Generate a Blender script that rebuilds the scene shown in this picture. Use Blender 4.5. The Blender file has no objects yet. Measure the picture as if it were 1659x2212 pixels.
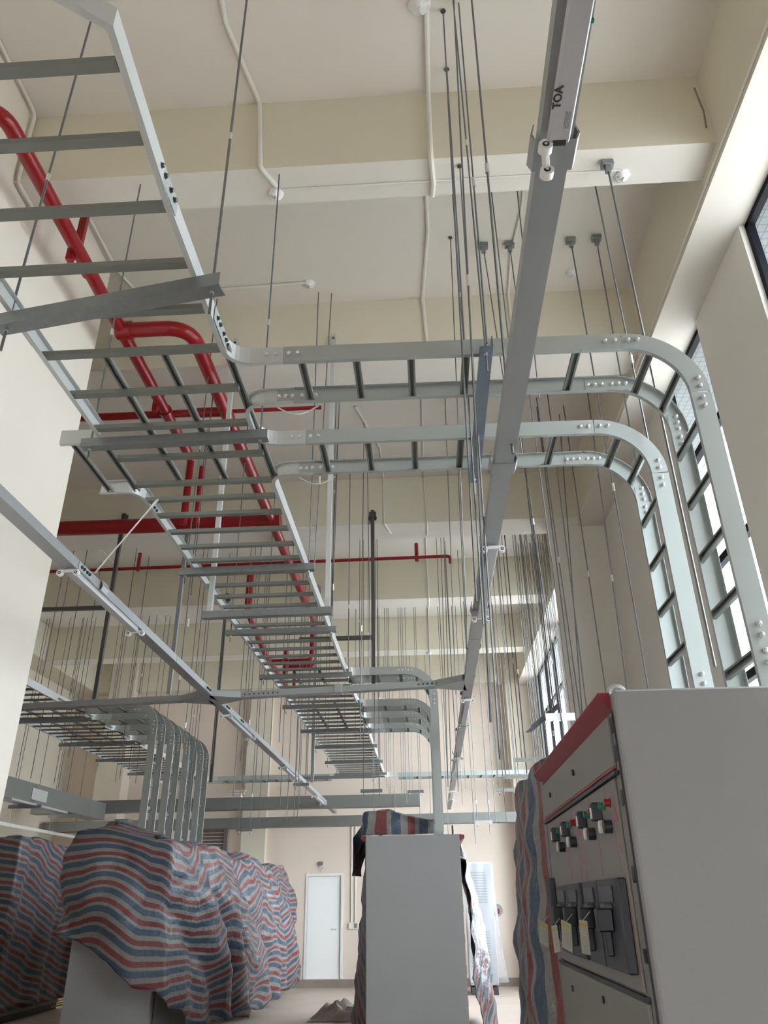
import bpy, bmesh, math, random
from mathutils import Vector, Matrix

# ------------------------------------------------------------------ camera, light
SC = bpy.context.scene
COL = SC.collection
random.seed(7)
CX, CY, FPX, EYE = 829.5, 1106.0, 1647.84, 1.6
_dy = Vector((935 - CX, -(1952 - CY), -FPX)).normalized()     # world Y seen from the camera
_dz = Vector((784 - CX, -(-2098 - CY), -FPX)).normalized()    # world Z seen from the camera
_dx = _dy.cross(_dz).normalized()
_dz = _dx.cross(_dy).normalized()
ROT = Matrix((_dx, _dy, _dz))                                  # camera -> world
cam_data = bpy.data.cameras.new('camera')
cam_data.sensor_fit = 'VERTICAL'; cam_data.sensor_height = 36.0
cam_data.lens = 36.0 * FPX / 2212.0
cam_data.clip_start = 0.02; cam_data.clip_end = 400
cam = bpy.data.objects.new('camera', cam_data); COL.objects.link(cam)
cam.matrix_world = Matrix.Translation((0, 0, EYE)) @ ROT.to_4x4()
SC.camera = cam

world = bpy.data.worlds.new('world'); SC.world = world; world.use_nodes = True
_bg = world.node_tree.nodes['Background']
_bg.inputs[0].default_value = (0.93, 0.965, 1.0, 1); _bg.inputs[1].default_value = 1.0
SC.view_settings.view_transform = 'Standard'; SC.view_settings.look = 'None'
SC.view_settings.gamma = 1.0; SC.view_settings.use_curve_mapping = False
SC.view_settings.exposure = 3.95
SC.cycles.use_denoising = True
SC.cycles.max_bounces = 10; SC.cycles.diffuse_bounces = 7
SC.cycles.sample_clamp_indirect = 8.0

def at(px, py, X=None, Y=None, Z=None):
    """point of the place seen at a pixel of the 1659x2212 frame, on the plane X=, Y= or Z="""
    r = ROT @ Vector((px - CX, -(py - CY), -FPX))
    o = Vector((0, 0, EYE))
    t = (X / r.x) if X is not None else (Y / r.y) if Y is not None else ((Z - EYE) / r.z)
    return o + r * t

# ------------------------------------------------------------------ materials
MATS = {}
def mat(name, col, rough=0.5, metal=0.0, noise=0.0, nscale=6.0, bump=0.0, bscale=60.0, spec=0.5):
    if name in MATS: return MATS[name]
    m = bpy.data.materials.new(name); m.use_nodes = True
    nt = m.node_tree; b = nt.nodes['Principled BSDF']
    b.inputs['Base Color'].default_value = (*col, 1); b.inputs['Roughness'].default_value = rough
    b.inputs['Metallic'].default_value = metal
    b.inputs['Specular IOR Level'].default_value = spec
    tc = nt.nodes.new('ShaderNodeTexCoord')
    if noise:
        n = nt.nodes.new('ShaderNodeTexNoise'); n.inputs['Scale'].default_value = nscale
        n.inputs['Detail'].default_value = 6
        nt.links.new(tc.outputs['Object'], n.inputs['Vector'])
        r = nt.nodes.new('ShaderNodeMapRange')
        r.inputs[3].default_value = 1 - noise; r.inputs[4].default_value = 1 + noise * 0.6
        nt.links.new(n.outputs['Fac'], r.inputs[0])
        mx = nt.nodes.new('ShaderNodeMix'); mx.data_type = 'RGBA'; mx.blend_type = 'MULTIPLY'
        mx.inputs[0].default_value = 1; mx.inputs[6].default_value = (*col, 1)
        nt.links.new(r.outputs[0], mx.inputs[7]); nt.links.new(mx.outputs[2], b.inputs['Base Color'])
    if bump:
        n2 = nt.nodes.new('ShaderNodeTexNoise'); n2.inputs['Scale'].default_value = bscale
        nt.links.new(tc.outputs['Object'], n2.inputs['Vector'])
        bp = nt.nodes.new('ShaderNodeBump'); bp.inputs['Strength'].default_value = bump
        bp.inputs['Distance'].default_value = 0.01
        nt.links.new(n2.outputs['Fac'], bp.inputs['Height']); nt.links.new(bp.outputs[0], b.inputs['Normal'])
    MATS[name] = m
    return m

def brick(name, c1, c2, mortar, bw, bh, ms, rough=0.3, offset=0.0, rot=None):
    m = bpy.data.materials.new(name); m.use_nodes = True
    nt = m.node_tree; b = nt.nodes['Principled BSDF']; b.inputs['Roughness'].default_value = rough
    tc = nt.nodes.new('ShaderNodeTexCoord'); mp = nt.nodes.new('ShaderNodeMapping')
    if rot: mp.inputs['Rotation'].default_value = rot
    br = nt.nodes.new('ShaderNodeTexBrick'); br.offset = offset
    br.inputs['Color1'].default_value = (*c1, 1); br.inputs['Color2'].default_value = (*c2, 1)
    br.inputs['Mortar'].default_value = (*mortar, 1)
    br.inputs['Scale'].default_value = 1; br.inputs['Mortar Size'].default_value = ms
    br.inputs['Brick Width'].default_value = bw; br.inputs['Row Height'].default_value = bh
    nt.links.new(tc.outputs['Object'], mp.inputs[0]); nt.links.new(mp.outputs[0], br.inputs['Vector'])
    nt.links.new(br.outputs['Color'], b.inputs['Base Color'])
    return m

def stripe_mat(name, bright=1.0):
    """woven tarpaulin: red, pale and blue bands read from the sheet's own UV"""
    m = bpy.data.materials.new(name); m.use_nodes = True
    nt = m.node_tree; b = nt.nodes['Principled BSDF']; b.inputs['Roughness'].default_value = 0.42
    uv = nt.nodes.new('ShaderNodeUVMap'); sep = nt.nodes.new('ShaderNodeSeparateXYZ')
    nt.links.new(uv.outputs[0], sep.inputs[0])
    fr = nt.nodes.new('ShaderNodeMath'); fr.operation = 'FRACT'
    nt.links.new(sep.outputs['Y'], fr.inputs[0])
    cr = nt.nodes.new('ShaderNodeValToRGB'); cr.color_ramp.interpolation = 'CONSTANT'
    e = cr.color_ramp.elements
    pale = (0.235, 0.23, 0.225); red = (0.20, 0.05, 0.055); blue = (0.06, 0.09, 0.14)
    e[0].position = 0; e[0].color = (*[c * bright for c in pale], 1)
    e[1].position = 0.17; e[1].color = (*[c * bright for c in red], 1)
    for p, c in ((0.44, pale), (0.60, blue), (0.92, pale)):
        q = e.new(p); q.color = (*[v * bright for v in c], 1)
    nt.links.new(fr.outputs[0], cr.inputs[0])
    n = nt.nodes.new('ShaderNodeTexNoise'); n.inputs['Scale'].default_value = 9; n.inputs['Detail'].default_value = 5
    tc = nt.nodes.new('ShaderNodeTexCoord'); nt.links.new(tc.outputs['Object'], n.inputs['Vector'])
    r = nt.nodes.new('ShaderNodeMapRange'); r.inputs[3].default_value = 0.75; r.inputs[4].default_value = 1.15
    nt.links.new(n.outputs['Fac'], r.inputs[0])
    mx = nt.nodes.new('ShaderNodeMix'); mx.data_type = 'RGBA'; mx.blend_type = 'MULTIPLY'; mx.inputs[0].default_value = 1
    nt.links.new(cr.outputs[0], mx.inputs[6]); nt.links.new(r.outputs[0], mx.inputs[7])
    nt.links.new(mx.outputs[2], b.inputs['Base Color'])
    n2 = nt.nodes.new('ShaderNodeTexNoise'); n2.inputs['Scale'].default_value = 14; n2.inputs['Detail'].default_value = 4
    nt.links.new(tc.outputs['Object'], n2.inputs['Vector'])
    bp = nt.nodes.new('ShaderNodeBump'); bp.inputs['Strength'].default_value = 0.55; bp.inputs['Distance'].default_value = 0.03
    nt.links.new(n2.outputs['Fac'], bp.inputs['Height']); nt.links.new(bp.outputs[0], b.inputs['Normal'])
    return m

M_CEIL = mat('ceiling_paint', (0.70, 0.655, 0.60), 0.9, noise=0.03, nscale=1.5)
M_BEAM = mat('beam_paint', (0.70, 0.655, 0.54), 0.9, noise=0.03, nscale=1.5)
M_WALL = mat('wall_cream', (0.70, 0.64, 0.545), 0.85, noise=0.04, nscale=1.2)
M_FAR = mat('far_wall_paint', (0.74, 0.64, 0.56), 0.85, noise=0.04, nscale=1.2)
M_WALLW = mat('wall_white', (0.79, 0.735, 0.66), 0.8, noise=0.02, nscale=1.2)
M_PIER = mat('pier_paint', (0.76, 0.735, 0.69), 0.85, noise=0.02, nscale=1.2)
M_FLOOR = mat('concrete_floor', (0.52, 0.44, 0.38), 0.55, noise=0.25, nscale=1.0, bump=0.15, bscale=20)
M_DIRT = mat('dirty_base', (0.30, 0.25, 0.22), 0.9, noise=0.3, nscale=4)
M_GALV = mat('powder_grey_steel', (0.40, 0.43, 0.42), 0.42, metal=0.25, noise=0.05, nscale=8)
M_TRUNK = mat('trunking_grey', (0.33, 0.345, 0.35), 0.4, metal=0.3, noise=0.05, nscale=8)
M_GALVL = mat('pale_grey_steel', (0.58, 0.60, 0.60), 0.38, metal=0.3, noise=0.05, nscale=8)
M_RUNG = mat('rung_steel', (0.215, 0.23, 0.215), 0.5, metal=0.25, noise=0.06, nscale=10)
M_ANGLE = mat('galvanised_angle', (0.27, 0.285, 0.29), 0.42, metal=0.6, noise=0.18, nscale=25)
M_BLUEANG = mat('dark_blue_grey_angle', (0.17, 0.20, 0.24), 0.45, metal=0.4, noise=0.12, nscale=25)
M_ROD = mat('zinc_rod', (0.15, 0.155, 0.16), 0.4, metal=0.4)
M_NUT = mat('zinc_nut', (0.72, 0.73, 0.74), 0.3, metal=0.8)
M_DARK = mat('dark_bolt', (0.08, 0.085, 0.09), 0.4, metal=0.6)
M_RED = mat('red_pipe_paint', (0.26, 0.004, 0.009), 0.28, noise=0.12, nscale=8)
M_TRIMRED = mat('red_trim', (0.25, 0.012, 0.028), 0.4, noise=0.15, nscale=12)
M_CAB = mat('cabinet_grey', (0.31, 0.315, 0.32), 0.45, noise=0.03, nscale=3, bump=0.05, bscale=250)
M_CABF = mat('cabinet_front_grey', (0.235, 0.232, 0.215), 0.5, noise=0.10, nscale=3)
M_PANEL = mat('mimic_panel', (0.235, 0.222, 0.215), 0.5, noise=0.06, nscale=5)
M_BLK = mat('black_plastic', (0.022, 0.025, 0.032), 0.4)
M_BRK = mat('breaker_grey', (0.036, 0.040, 0.052), 0.45)
M_BRK2 = mat('breaker_mid_grey', (0.075, 0.085, 0.095), 0.45)
M_WHITE = mat('white_plastic', (0.80, 0.80, 0.80), 0.35)
M_PVC = mat('painted_conduit', (0.72, 0.70, 0.65), 0.6)
M_GREEN = mat('green_button', (0.01, 0.23, 0.16), 0.3)
M_REDB = mat('red_button', (0.30, 0.01, 0.02), 0.3)
M_LINE = mat('red_line_print', (0.50, 0.10, 0.11), 0.5)
M_PAPER = mat('paper_tag', (0.36, 0.355, 0.31), 0.7, noise=0.1, nscale=30)
M_YEL = mat('yellow_band', (0.38, 0.34, 0.06), 0.6)
M_INK = mat('ink', (0.03, 0.03, 0.035), 0.6)
M_FRAME = mat('window_frame_black', (0.004, 0.005, 0.009), 0.55, spec=0.15)
M_DOOR = mat('door_white', (0.90, 0.91, 0.90), 0.35)
M_LOUV = mat('louver_brown', (0.16, 0.135, 0.12), 0.6)
M_LIGHTW = mat('fixture_white', (0.46, 0.465, 0.49), 0.35)
M_STICK = mat('yellow_stock', (0.50, 0.36, 0.06), 0.5)
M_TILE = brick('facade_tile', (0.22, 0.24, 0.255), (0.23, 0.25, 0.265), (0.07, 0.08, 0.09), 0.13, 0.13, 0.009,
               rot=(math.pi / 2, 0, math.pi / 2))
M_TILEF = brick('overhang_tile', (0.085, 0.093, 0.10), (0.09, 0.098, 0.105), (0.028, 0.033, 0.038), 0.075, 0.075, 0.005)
M_TARP = stripe_mat('striped_tarpaulin'); M_GROUND = mat('outside_ground', (0.45, 0.44, 0.42), 0.9)
def glass_mat():
    m = bpy.data.materials.new('window_glass'); m.use_nodes = True
    nt = m.node_tree; nt.nodes.remove(nt.nodes['Principled BSDF'])
    t = nt.nodes.new('ShaderNodeBsdfTransparent'); t.inputs[0].default_value = (0.93, 0.96, 0.97, 1)
    g = nt.nodes.new('ShaderNodeBsdfGlossy'); g.inputs['Roughness'].default_value = 0.02
    mx = nt.nodes.new('ShaderNodeMixShader'); mx.inputs[0].default_value = 0.05
    nt.links.new(t.outputs[0], mx.inputs[1]); nt.links.new(g.outputs[0], mx.inputs[2])
    nt.links.new(mx.outputs[0], nt.nodes['Material Output'].inputs[0])
    return m
M_GLASS = glass_mat()
def film_mat():
    m = bpy.data.materials.new('clear_plastic_film'); m.use_nodes = True
    nt = m.node_tree; nt.nodes.remove(nt.nodes['Principled BSDF'])
    t = nt.nodes.new('ShaderNodeBsdfTransparent')
    g = nt.nodes.new('ShaderNodeBsdfPrincipled'); g.inputs['Base Color'].default_value = (0.62, 0.65, 0.70, 1); g.inputs['Roughness'].default_value = 0.25
    mx = nt.nodes.new('ShaderNodeMixShader'); mx.inputs[0].default_value = 0.35
    nt.links.new(t.outputs[0], mx.inputs[1]); nt.links.new(g.outputs[0], mx.inputs[2])
    nt.links.new(mx.outputs[0], nt.nodes['Material Output'].inputs[0])
    return m
M_FILM = film_mat()

# ------------------------------------------------------------------ mesh builder
V = Vector
class MB:
    def __init__(s): s.v = []; s.f = []; s.uv = None
    def add(s, vs, fs):
        o = len(s.v); s.v += [V(p) for p in vs]; s.f += [tuple(i + o for i in f) for f in fs]; return s
    def box(s, a, b):
        x0, x1 = sorted((a[0], b[0])); y0, y1 = sorted((a[1], b[1])); z0, z1 = sorted((a[2], b[2]))
        return s.add([(x0, y0, z0), (x1, y0, z0), (x1, y1, z0), (x0, y1, z0), (x0, y0, z1), (x1, y0, z1), (x1, y1, z1), (x0, y1, z1)],
                     [(0, 3, 2, 1), (4, 5, 6, 7), (0, 1, 5, 4), (1, 2, 6, 5), (2, 3, 7, 6), (3, 0, 4, 7)])
    def bbox(s, a, b, c=0.004):
        """box with chamfered edges"""
        x0, x1 = sorted((a[0], b[0])); y0, y1 = sorted((a[1], b[1])); z0, z1 = sorted((a[2], b[2]))
        c = min(c, (x1 - x0) / 2.2, (y1 - y0) / 2.2, (z1 - z0) / 2.2)
        bm = bmesh.new(); bmesh.ops.create_cube(bm, size=1)
        for q in bm.verts: q.co = V(((x0 + x1) / 2 + q.co.x * (x1 - x0), (y0 + y1) / 2 + q.co.y * (y1 - y0), (z0 + z1) / 2 + q.co.z * (z1 - z0)))
        bmesh.ops.bevel(bm, geom=bm.edges[:], offset=c, segments=1, affect='EDGES', profile=0.7)
        bm.verts.index_update()
        s.add([q.co.copy() for q in bm.verts], [[q.index for q in f.verts] for f in bm.faces]); bm.free(); return s
    def tube(s, pts, r, n=8, cap=True):
        pts = [V(p) for p in pts]; rings = []
        up = None
        for i, p in enumerate(pts):
            t = ((pts[min(i + 1, len(pts) - 1)] - pts[max(i - 1, 0)])).normalized()
            if up is None: up = V((0, 0, 1)) if abs(t.z) < .9 else V((1, 0, 0))
            a = t.cross(up).normalized(); b = a.cross(t).normalized(); up = b
            rr = r[i] if isinstance(r, (list, tuple)) else r
            rings.append([p + a * math.cos(k * 2 * math.pi / n) * rr + b * math.sin(k * 2 * math.pi / n) * rr for k in range(n)])
        vs = [q for g in rings for q in g]; fs = []
        for i in range(len(pts) - 1):
            for k in range(n):
                fs.append((i * n + k, i * n + (k + 1) % n, (i + 1) * n + (k + 1) % n, (i + 1) * n + k))
        if cap: fs.append(tuple(range(n))[::-1]); fs.append(tuple((len(pts) - 1) * n + k for k in range(n)))
        return s.add(vs, fs)
    def sweep(s, pts, prof, up=None, side=None, closed=True):
        """profile points (s,u) carried along pts. fixed up: s runs along T x up; fixed side: u runs along T x side"""
        pts = [V(p) for p in pts]; n = len(prof); vs = []; m = len(pts)
        for i, p in enumerate(pts):
            t0 = (pts[i] - pts[i - 1]).normalized() if i else None
            t1 = (pts[i + 1] - pts[i]).normalized() if i < m - 1 else None
            t = ((t0 or t1) + (t1 or t0)).normalized()
            k = 1.0
            if t0 and t1: k = 1 / max(0.5, t.dot(t1))
            if up is not None:
                u = V(up); a = t.cross(u).normalized() * k
            else:
                a = V(side); u = t.cross(a).normalized() * k
            vs += [p + a * q[0] + u * q[1] for q in prof]
        fs = []
        for i in range(m - 1):
            for k in range(n):
                fs.append((i * n + k, i * n + (k + 1) % n, (i + 1) * n + (k + 1) % n, (i + 1) * n + k))
        fs.append(tuple(range(n))[::-1]); fs.append(tuple((m - 1) * n + k for k in range(n)))
        return s.add(vs, fs)
    def prism(s, poly, axis, a, b):
        """polygon in the two other axes pushed along axis (0,1,2) from a to b"""
        def mk(q, w):
            l = list(q); l.insert(axis, w); return l
        n = len(poly); vs = [mk(q, a) for q in poly] + [mk(q, b) for q in poly]
        fs = [tuple(range(n))[::-1], tuple(range(n, 2 * n))] + [(i, (i + 1) % n, n + (i + 1) % n, n + i) for i in range(n)]
        return s.add(vs, fs)
    def build(s, name, m, parent=None, smooth=False):
        me = bpy.data.meshes.new(name); me.from_pydata([tuple(p) for p in s.v], [], [tuple(f) for f in s.f])
        me.materials.append(m)
        bm = bmesh.new(); bm.from_mesh(me); bmesh.ops.recalc_face_normals(bm, faces=bm.faces); bm.to_mesh(me); bm.free()
        if smooth:
            for p in me.polygons: p.use_smooth = True
            try: me.set_sharp_from_angle(angle=math.radians(38))
            except Exception: pass
        me.update()
        o = bpy.data.objects.new(name, me); COL.objects.link(o)
        if parent is not None:
            o.parent = parent
            o.location = -WORLD(parent)
        return o

def WORLD(o):
    p = V((0, 0, 0))
    while o is not None: p = p + o.location; o = o.parent
    return p
def tag(o, label=None, cat=None, group=None, kind=None):
    if label: o['label'] = label
    if cat: o['category'] = cat
    if group: o['group'] = group
    if kind: o['kind'] = kind
    return o
def thing(name, label, cat, loc=(0, 0, 0), group=None):
    o = bpy.data.objects.new(name, None); o.empty_display_size = 0.1; COL.objects.link(o); o.location = loc
    return tag(o, label, cat, group)
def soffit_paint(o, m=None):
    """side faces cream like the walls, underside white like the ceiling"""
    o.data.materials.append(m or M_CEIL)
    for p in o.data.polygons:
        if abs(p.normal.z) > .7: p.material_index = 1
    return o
def struct(name, mb, m):
    return tag(mb.build(name, m), kind='structure')
def copy_tree(o, parent=None):
    c = o.copy(); COL.objects.link(c); c.parent = parent
    for ch in list(o.children): copy_tree(ch, c)
    return c
def arc(c, r, a0, a1, n=8, plane='xy'):
    out = []
    for i in range(n + 1):
        a = math.radians(a0 + (a1 - a0) * i / n); x, y = math.cos(a) * r, math.sin(a) * r
        out.append(V((c[0] + x, c[1] + y, c[2])) if plane == 'xy' else V((c[0] + x, c[1], c[2] + y)) if plane == 'xz' else V((c[0], c[1] + x, c[2] + y)))
    return out
def cprof(h, f, t, d):
    """channel: web height h at s=0, flanges of depth f towards d (+1/-1)"""
    return [(0, 0), (d * f, 0), (d * f, t), (d * t, t), (d * t, h - t), (d * f, h - t), (d * f, h), (0, h)]
def rungprof(w, h, t):
    """downward open slotted channel"""
    return [(-w / 2, 0), (-w / 2, h), (w / 2, h), (w / 2, 0), (w / 4, 0), (w / 4, t), (w / 2 - t, t), (w / 2 - t, h - t), (-w / 2 + t, h - t), (-w / 2 + t, t), (-w / 4, t), (-w / 4, 0)]
def fillet(pts, r, n=6):
    """round the inner corners of a polyline"""
    pts = [V(p) for p in pts]; out = [pts[0]]
    for i in range(1, len(pts) - 1):
        a, b, c = pts[i - 1], pts[i], pts[i + 1]
        d0 = (a - b).normalized(); d1 = (c - b).normalized()
        ang = d0.angle(d1)
        if ang > 3.1: out.append(b); continue
        l = min(r / math.tan(ang / 2), (a - b).length * .49, (c - b).length * .49)
        p0 = b + d0 * l; p1 = b + d1 * l
        for k in range(n + 1):
            t = k / n; out.append(p0 * (1 - t) ** 2 + b * 2 * t * (1 - t) + p1 * t ** 2)
    out.append(pts[-1]); return out

# ------------------------------------------------------------------ sizes of the hall
ZB, ZC, ZE = 6.5, 7.26, 6.35        # beam soffit, ceiling, right edge beam soffit
FAR, XR, XL, XLL = 19.35, 2.62, -2.97, -9.0
ZL, ZT = 4.2, 3.5                   # ladder underside, lighting trunking underside

# ------------------------------------------------------------------ the hall
struct('floor', MB().box((XLL - .3, -7, -.2), (XR + .3, FAR + .3, 0)), M_FLOOR)
struct('ground', MB().box((-60, -60, -.5), (60, 60, -.21)), M_GROUND)
struct('ceiling', MB().box((XLL - .3, -7, ZC), (XR + .3, FAR + .3, ZC + .2)), M_CEIL)
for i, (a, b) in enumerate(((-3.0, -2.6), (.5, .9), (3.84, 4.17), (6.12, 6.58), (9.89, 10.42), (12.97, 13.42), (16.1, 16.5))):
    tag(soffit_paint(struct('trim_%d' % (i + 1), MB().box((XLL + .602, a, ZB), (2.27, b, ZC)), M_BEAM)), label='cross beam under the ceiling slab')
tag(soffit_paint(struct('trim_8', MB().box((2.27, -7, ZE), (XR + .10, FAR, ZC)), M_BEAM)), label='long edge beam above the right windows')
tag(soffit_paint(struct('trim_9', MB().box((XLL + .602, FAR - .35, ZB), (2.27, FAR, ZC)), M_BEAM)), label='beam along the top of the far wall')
tag(struct('trim_10', MB().box((XLL, 5.7, ZB), (XLL + .6, FAR, ZC)), M_BEAM), label='edge beam above the left bay wall')
# right wall with its tall windows
WT = 0.12
def rwall(y0, y1, z0=0, z1=ZE): return ((XR, y0, z0), (XR + WT, y1, z1))
mb = MB()
WINS = [(2.35, 4.5, 1.0, ZE), (5.62, 6.74, 1.0, ZE), (10.9, 14.0, 1.0, ZE), (14.6, 18.0, 1.0, ZE)]
ys = [-7] + [w for W in WINS for w in W[:2]] + [FAR]
for k in range(0, len(ys), 2): mb.box(*rwall(ys[k], ys[k + 1]))
for W in WINS: mb.box(*rwall(W[0], W[1], 0, W[2]))
struct('wall_right', mb, M_PIER)
for k, (y0, y1, z0, z1) in enumerate(WINS):
    fr = MB(); xf = XR + .045; w = .05
    fr.box((xf, y0, z0), (xf + .055, y1, z0 + w)); fr.box((xf, y0, z1 - w), (xf + .055, y1, z1))
    fr.box((xf, y0, z0), (xf + .055, y0 + w, z1)); fr.box((xf, y1 - w, z0), (xf + .055, y1, z1))
    for zz in (2.15, 3.25, 4.3, 5.4): fr.box((xf + .01, y0, zz - .035), (xf + .07, y1, zz + .035))
    n = max(1, round((y1 - y0) / 1.15))
    for j in range(1, n): yy = y0 + (y1 - y0) * j / n; fr.box((xf + .01, yy - .03, z0), (xf + .07, yy + .03, z1))
    wf = struct('window_%d' % (k + 1), fr, M_FRAME)
    wf['label'] = 'black framed tall window in the right wall'
    g = MB().box((xf + .035, y0 + .03, z0 + .03), (xf + .041, y1 - .03, z1 - .03)).build('pane', M_GLASS, wf)
# outside: white tiled canopy over the windows
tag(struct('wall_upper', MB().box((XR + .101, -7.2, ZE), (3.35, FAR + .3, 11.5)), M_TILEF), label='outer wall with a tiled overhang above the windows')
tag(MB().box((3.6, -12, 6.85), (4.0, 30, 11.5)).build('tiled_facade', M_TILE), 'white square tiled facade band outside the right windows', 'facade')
# left wall, its far end is the bright corner; then the hall opens to the left
struct('wall_left', MB().box((XL - .3, -7, 0), (XL, 5.5, ZC)), M_WALLW)
mb = MB(); mb.box((XLL - .2, 3.9, 0), (XLL, 5.2, ZC)); mb.box((XLL - .2, 5.2, 0), (XLL, FAR, .9)); mb.box((XLL - .2, 5.2, 5.6), (XLL, FAR, ZC))
mb.box((XLL - .2, 5.2, .9), (XLL, 14.0, 5.6)); mb.box((XLL - .2, 16.2, .9), (XLL, FAR, 5.6)); mb.box((XLL - .2, 14.0, 3.2), (XLL, 16.2, 5.6))  # leaves an unseen opening, added to bring daylight into the left bay
struct('wall_left_bay', mb, M_WALL)
struct('wall_left_bay_end', MB().box((XLL - .2, 3.7, 0), (XL - .3, 3.9, ZC)), M_WALL)
mb = MB(); DX0, DX1, DZ0, DZ1 = -2.84, -2.08, .17, 2.2
mb.box((XLL - .2, FAR, 0), (DX0, FAR + .2, ZC)); mb.box((DX1, FAR, 0), (XR + .3, FAR + .2, ZC))
mb.box((DX0, FAR, DZ1), (DX1, FAR + .2, ZC)); mb.box((DX0, FAR, 0), (DX1, FAR + .2, DZ0))
struct('wall_far', mb, M_FAR)
struct('baseboard_far', MB().box((XLL, FAR - .012, 0), (1.9, FAR, .16)), M_DIRT)
# back wall behind the camera; unseen opening added to let daylight in
mb = MB(); mb.box((XL, -7.2, 0), (-1.0, -7, ZC)); mb.box((1.0, -7.2, 0), (XR + .2, -7, ZC)); mb.box((-1.0, -7.2, 2.4), (1.0, -7, ZC))
struct('wall_back', mb, M_WALLW)
# columns
tag(struct('trim_11', MB().box((1.93, 9.9, 0), (XR, 10.4, ZC)), M_PIER), label='concrete column between the right windows')
tag(struct('trim_12', MB().box((1.97, 18.75, 0), (XR, FAR, ZC)), M_WALL), label='concrete column in the far right corner')
tag(struct('trim_13', MB().box((-4.42, FAR - .22, 0), (-3.85, FAR, ZC)), M_WALL), label='shallow pilaster on the far wall left of the door')
tag(struct('trim_14', MB().box((-8.0, FAR - .5, 0), (-7.35, FAR, ZC)), M_WALL), label='column against the far wall in the left bay')
# door
d = struct('door_1', MB().box((DX0, FAR + .03, DZ0), (DX1, FAR + .08, DZ1)), M_DOOR)
hd = MB(); hd.tube([(DX1 - .10, FAR + .03, 1.12), (DX1 - .10, FAR - .03, 1.12), (DX1 - .22, FAR - .03, 1.12)], .012, 8)
hd.build('door_handle', M_NUT, d, True)
fr = MB(); fr.box((DX0 - .05, FAR - .02, DZ0), (DX0, FAR + .03, DZ1 + .05)); fr.box((DX1, FAR - .02, DZ0), (DX1 + .05, FAR + .03, DZ1 + .05)); fr.box((DX0, FAR - .02, DZ1), (DX1, FAR + .03, DZ1 + .05))
fr.build('door_frame', M_WHITE, d)
# louvred opening high on the far wall
lv = thing('wall_louver', 'dark brown louvred vent high on the far wall beside the vertical ladders', 'vent', (-5.1, FAR, 2.2))
fr = MB(); fr.box((-5.5, FAR - .05, 2.2), (-5.44, FAR, 3.35)); fr.box((-4.88, FAR - .05, 2.2), (-4.8, FAR, 3.35)); fr.box((-5.5, FAR - .05, 3.3), (-4.8, FAR, 3.38)); fr.box((-5.5, FAR - .05, 2.14), (-4.8, FAR, 2.2))
fr.build('frame', M_LOUV, lv)
sl = MB()
for k in range(14):
    z = 2.24 + k * .077; sl.add([(-5.44, FAR - .045, z), (-4.88, FAR - .045, z), (-4.88, FAR - .005, z + .055), (-5.44, FAR - .005, z + .055), (-5.44, FAR - .04, z + .008), (-4.88, FAR - .04, z + .008), (-4.88, FAR, z + .063), (-5.44, FAR, z + .063)], [(0, 1, 2, 3), (4, 7, 6, 5), (0, 4, 5, 1), (3, 2, 6, 7)])
sl.build('slats', M_LOUV, lv)

# ------------------------------------------------------------------ bolts and splices
_bolt = MB().tube([(0, 0, 0), (0, 0, .004), (0, 0, .0041), (0, 0, .012), (0, 0, .016)], [.011, .011, .008, .008, .003], 6)
def bolt_on(mb, p, n, s=1.0):
    """hexagonal bolt head with its washer standing out along n"""
    n = V(n).normalized(); p = V(p)
    mb.tube([p, p + n * .004 * s, p + n * .0041 * s, p + n * .013 * s, p + n * .017 * s], [.013 * s, .013 * s, .0095 * s, .0095 * s, .003 * s], 8)
def splice(parent, c, along, n, up, length=.24, bolts=4, gap=.05, plate=True, bmat=None, h=.09, sep=True):
    """joint plate on the web at c with bolts in a row"""
    c, along, n, up = V(c), V(along).normalized(), V(n).normalized(), V(up).normalized()
    if plate:
        mb = MB(); a = along * length / 2; u = up * h / 2
        base = [c - a - u, c + a - u, c + a + u, c - a + u]
        mb.add(base + [q + n * .003 for q in base], [(0, 1, 2, 3), (4, 7, 6, 5), (0, 4, 5, 1), (1, 5, 6, 2), (2, 6, 7, 3), (3, 7, 4, 0)])
        pl = mb.build('splice_plate', M_GALV, parent)
    else: pl = parent
    half = bolts // 2; offs = [(-(k + .7) * gap) for k in range(half)] + [(k + .7) * gap for k in range(bolts - half)]
    if sep:
        for o in offs:
            b = MB(); bolt_on(b, c + along * o + n * .003, n); b.build('bolt', bmat or M_NUT, pl, True)
    else:
        b = MB()
        for o in offs: bolt_on(b, c + along * o + n * .003, n)
        b.build('bolts', bmat or M_NUT, pl, True)

# ------------------------------------------------------------------ cable ladders
RH, RF, RTK = .10, .026, .003
def rail(parent, pts, d=-1, up=(0, 0, 1), side=None, m=None):
    return MB().sweep(pts, cprof(RH, RF, RTK, d), up=None if side else up, side=side).build('side_rail', m or M_GALVL, parent)
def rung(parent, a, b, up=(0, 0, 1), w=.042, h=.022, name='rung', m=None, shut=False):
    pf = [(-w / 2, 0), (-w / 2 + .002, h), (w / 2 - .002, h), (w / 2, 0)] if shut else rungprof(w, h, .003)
    return MB().sweep([a, b], pf, up=up).build(name, m or M_RUNG, parent)

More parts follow.
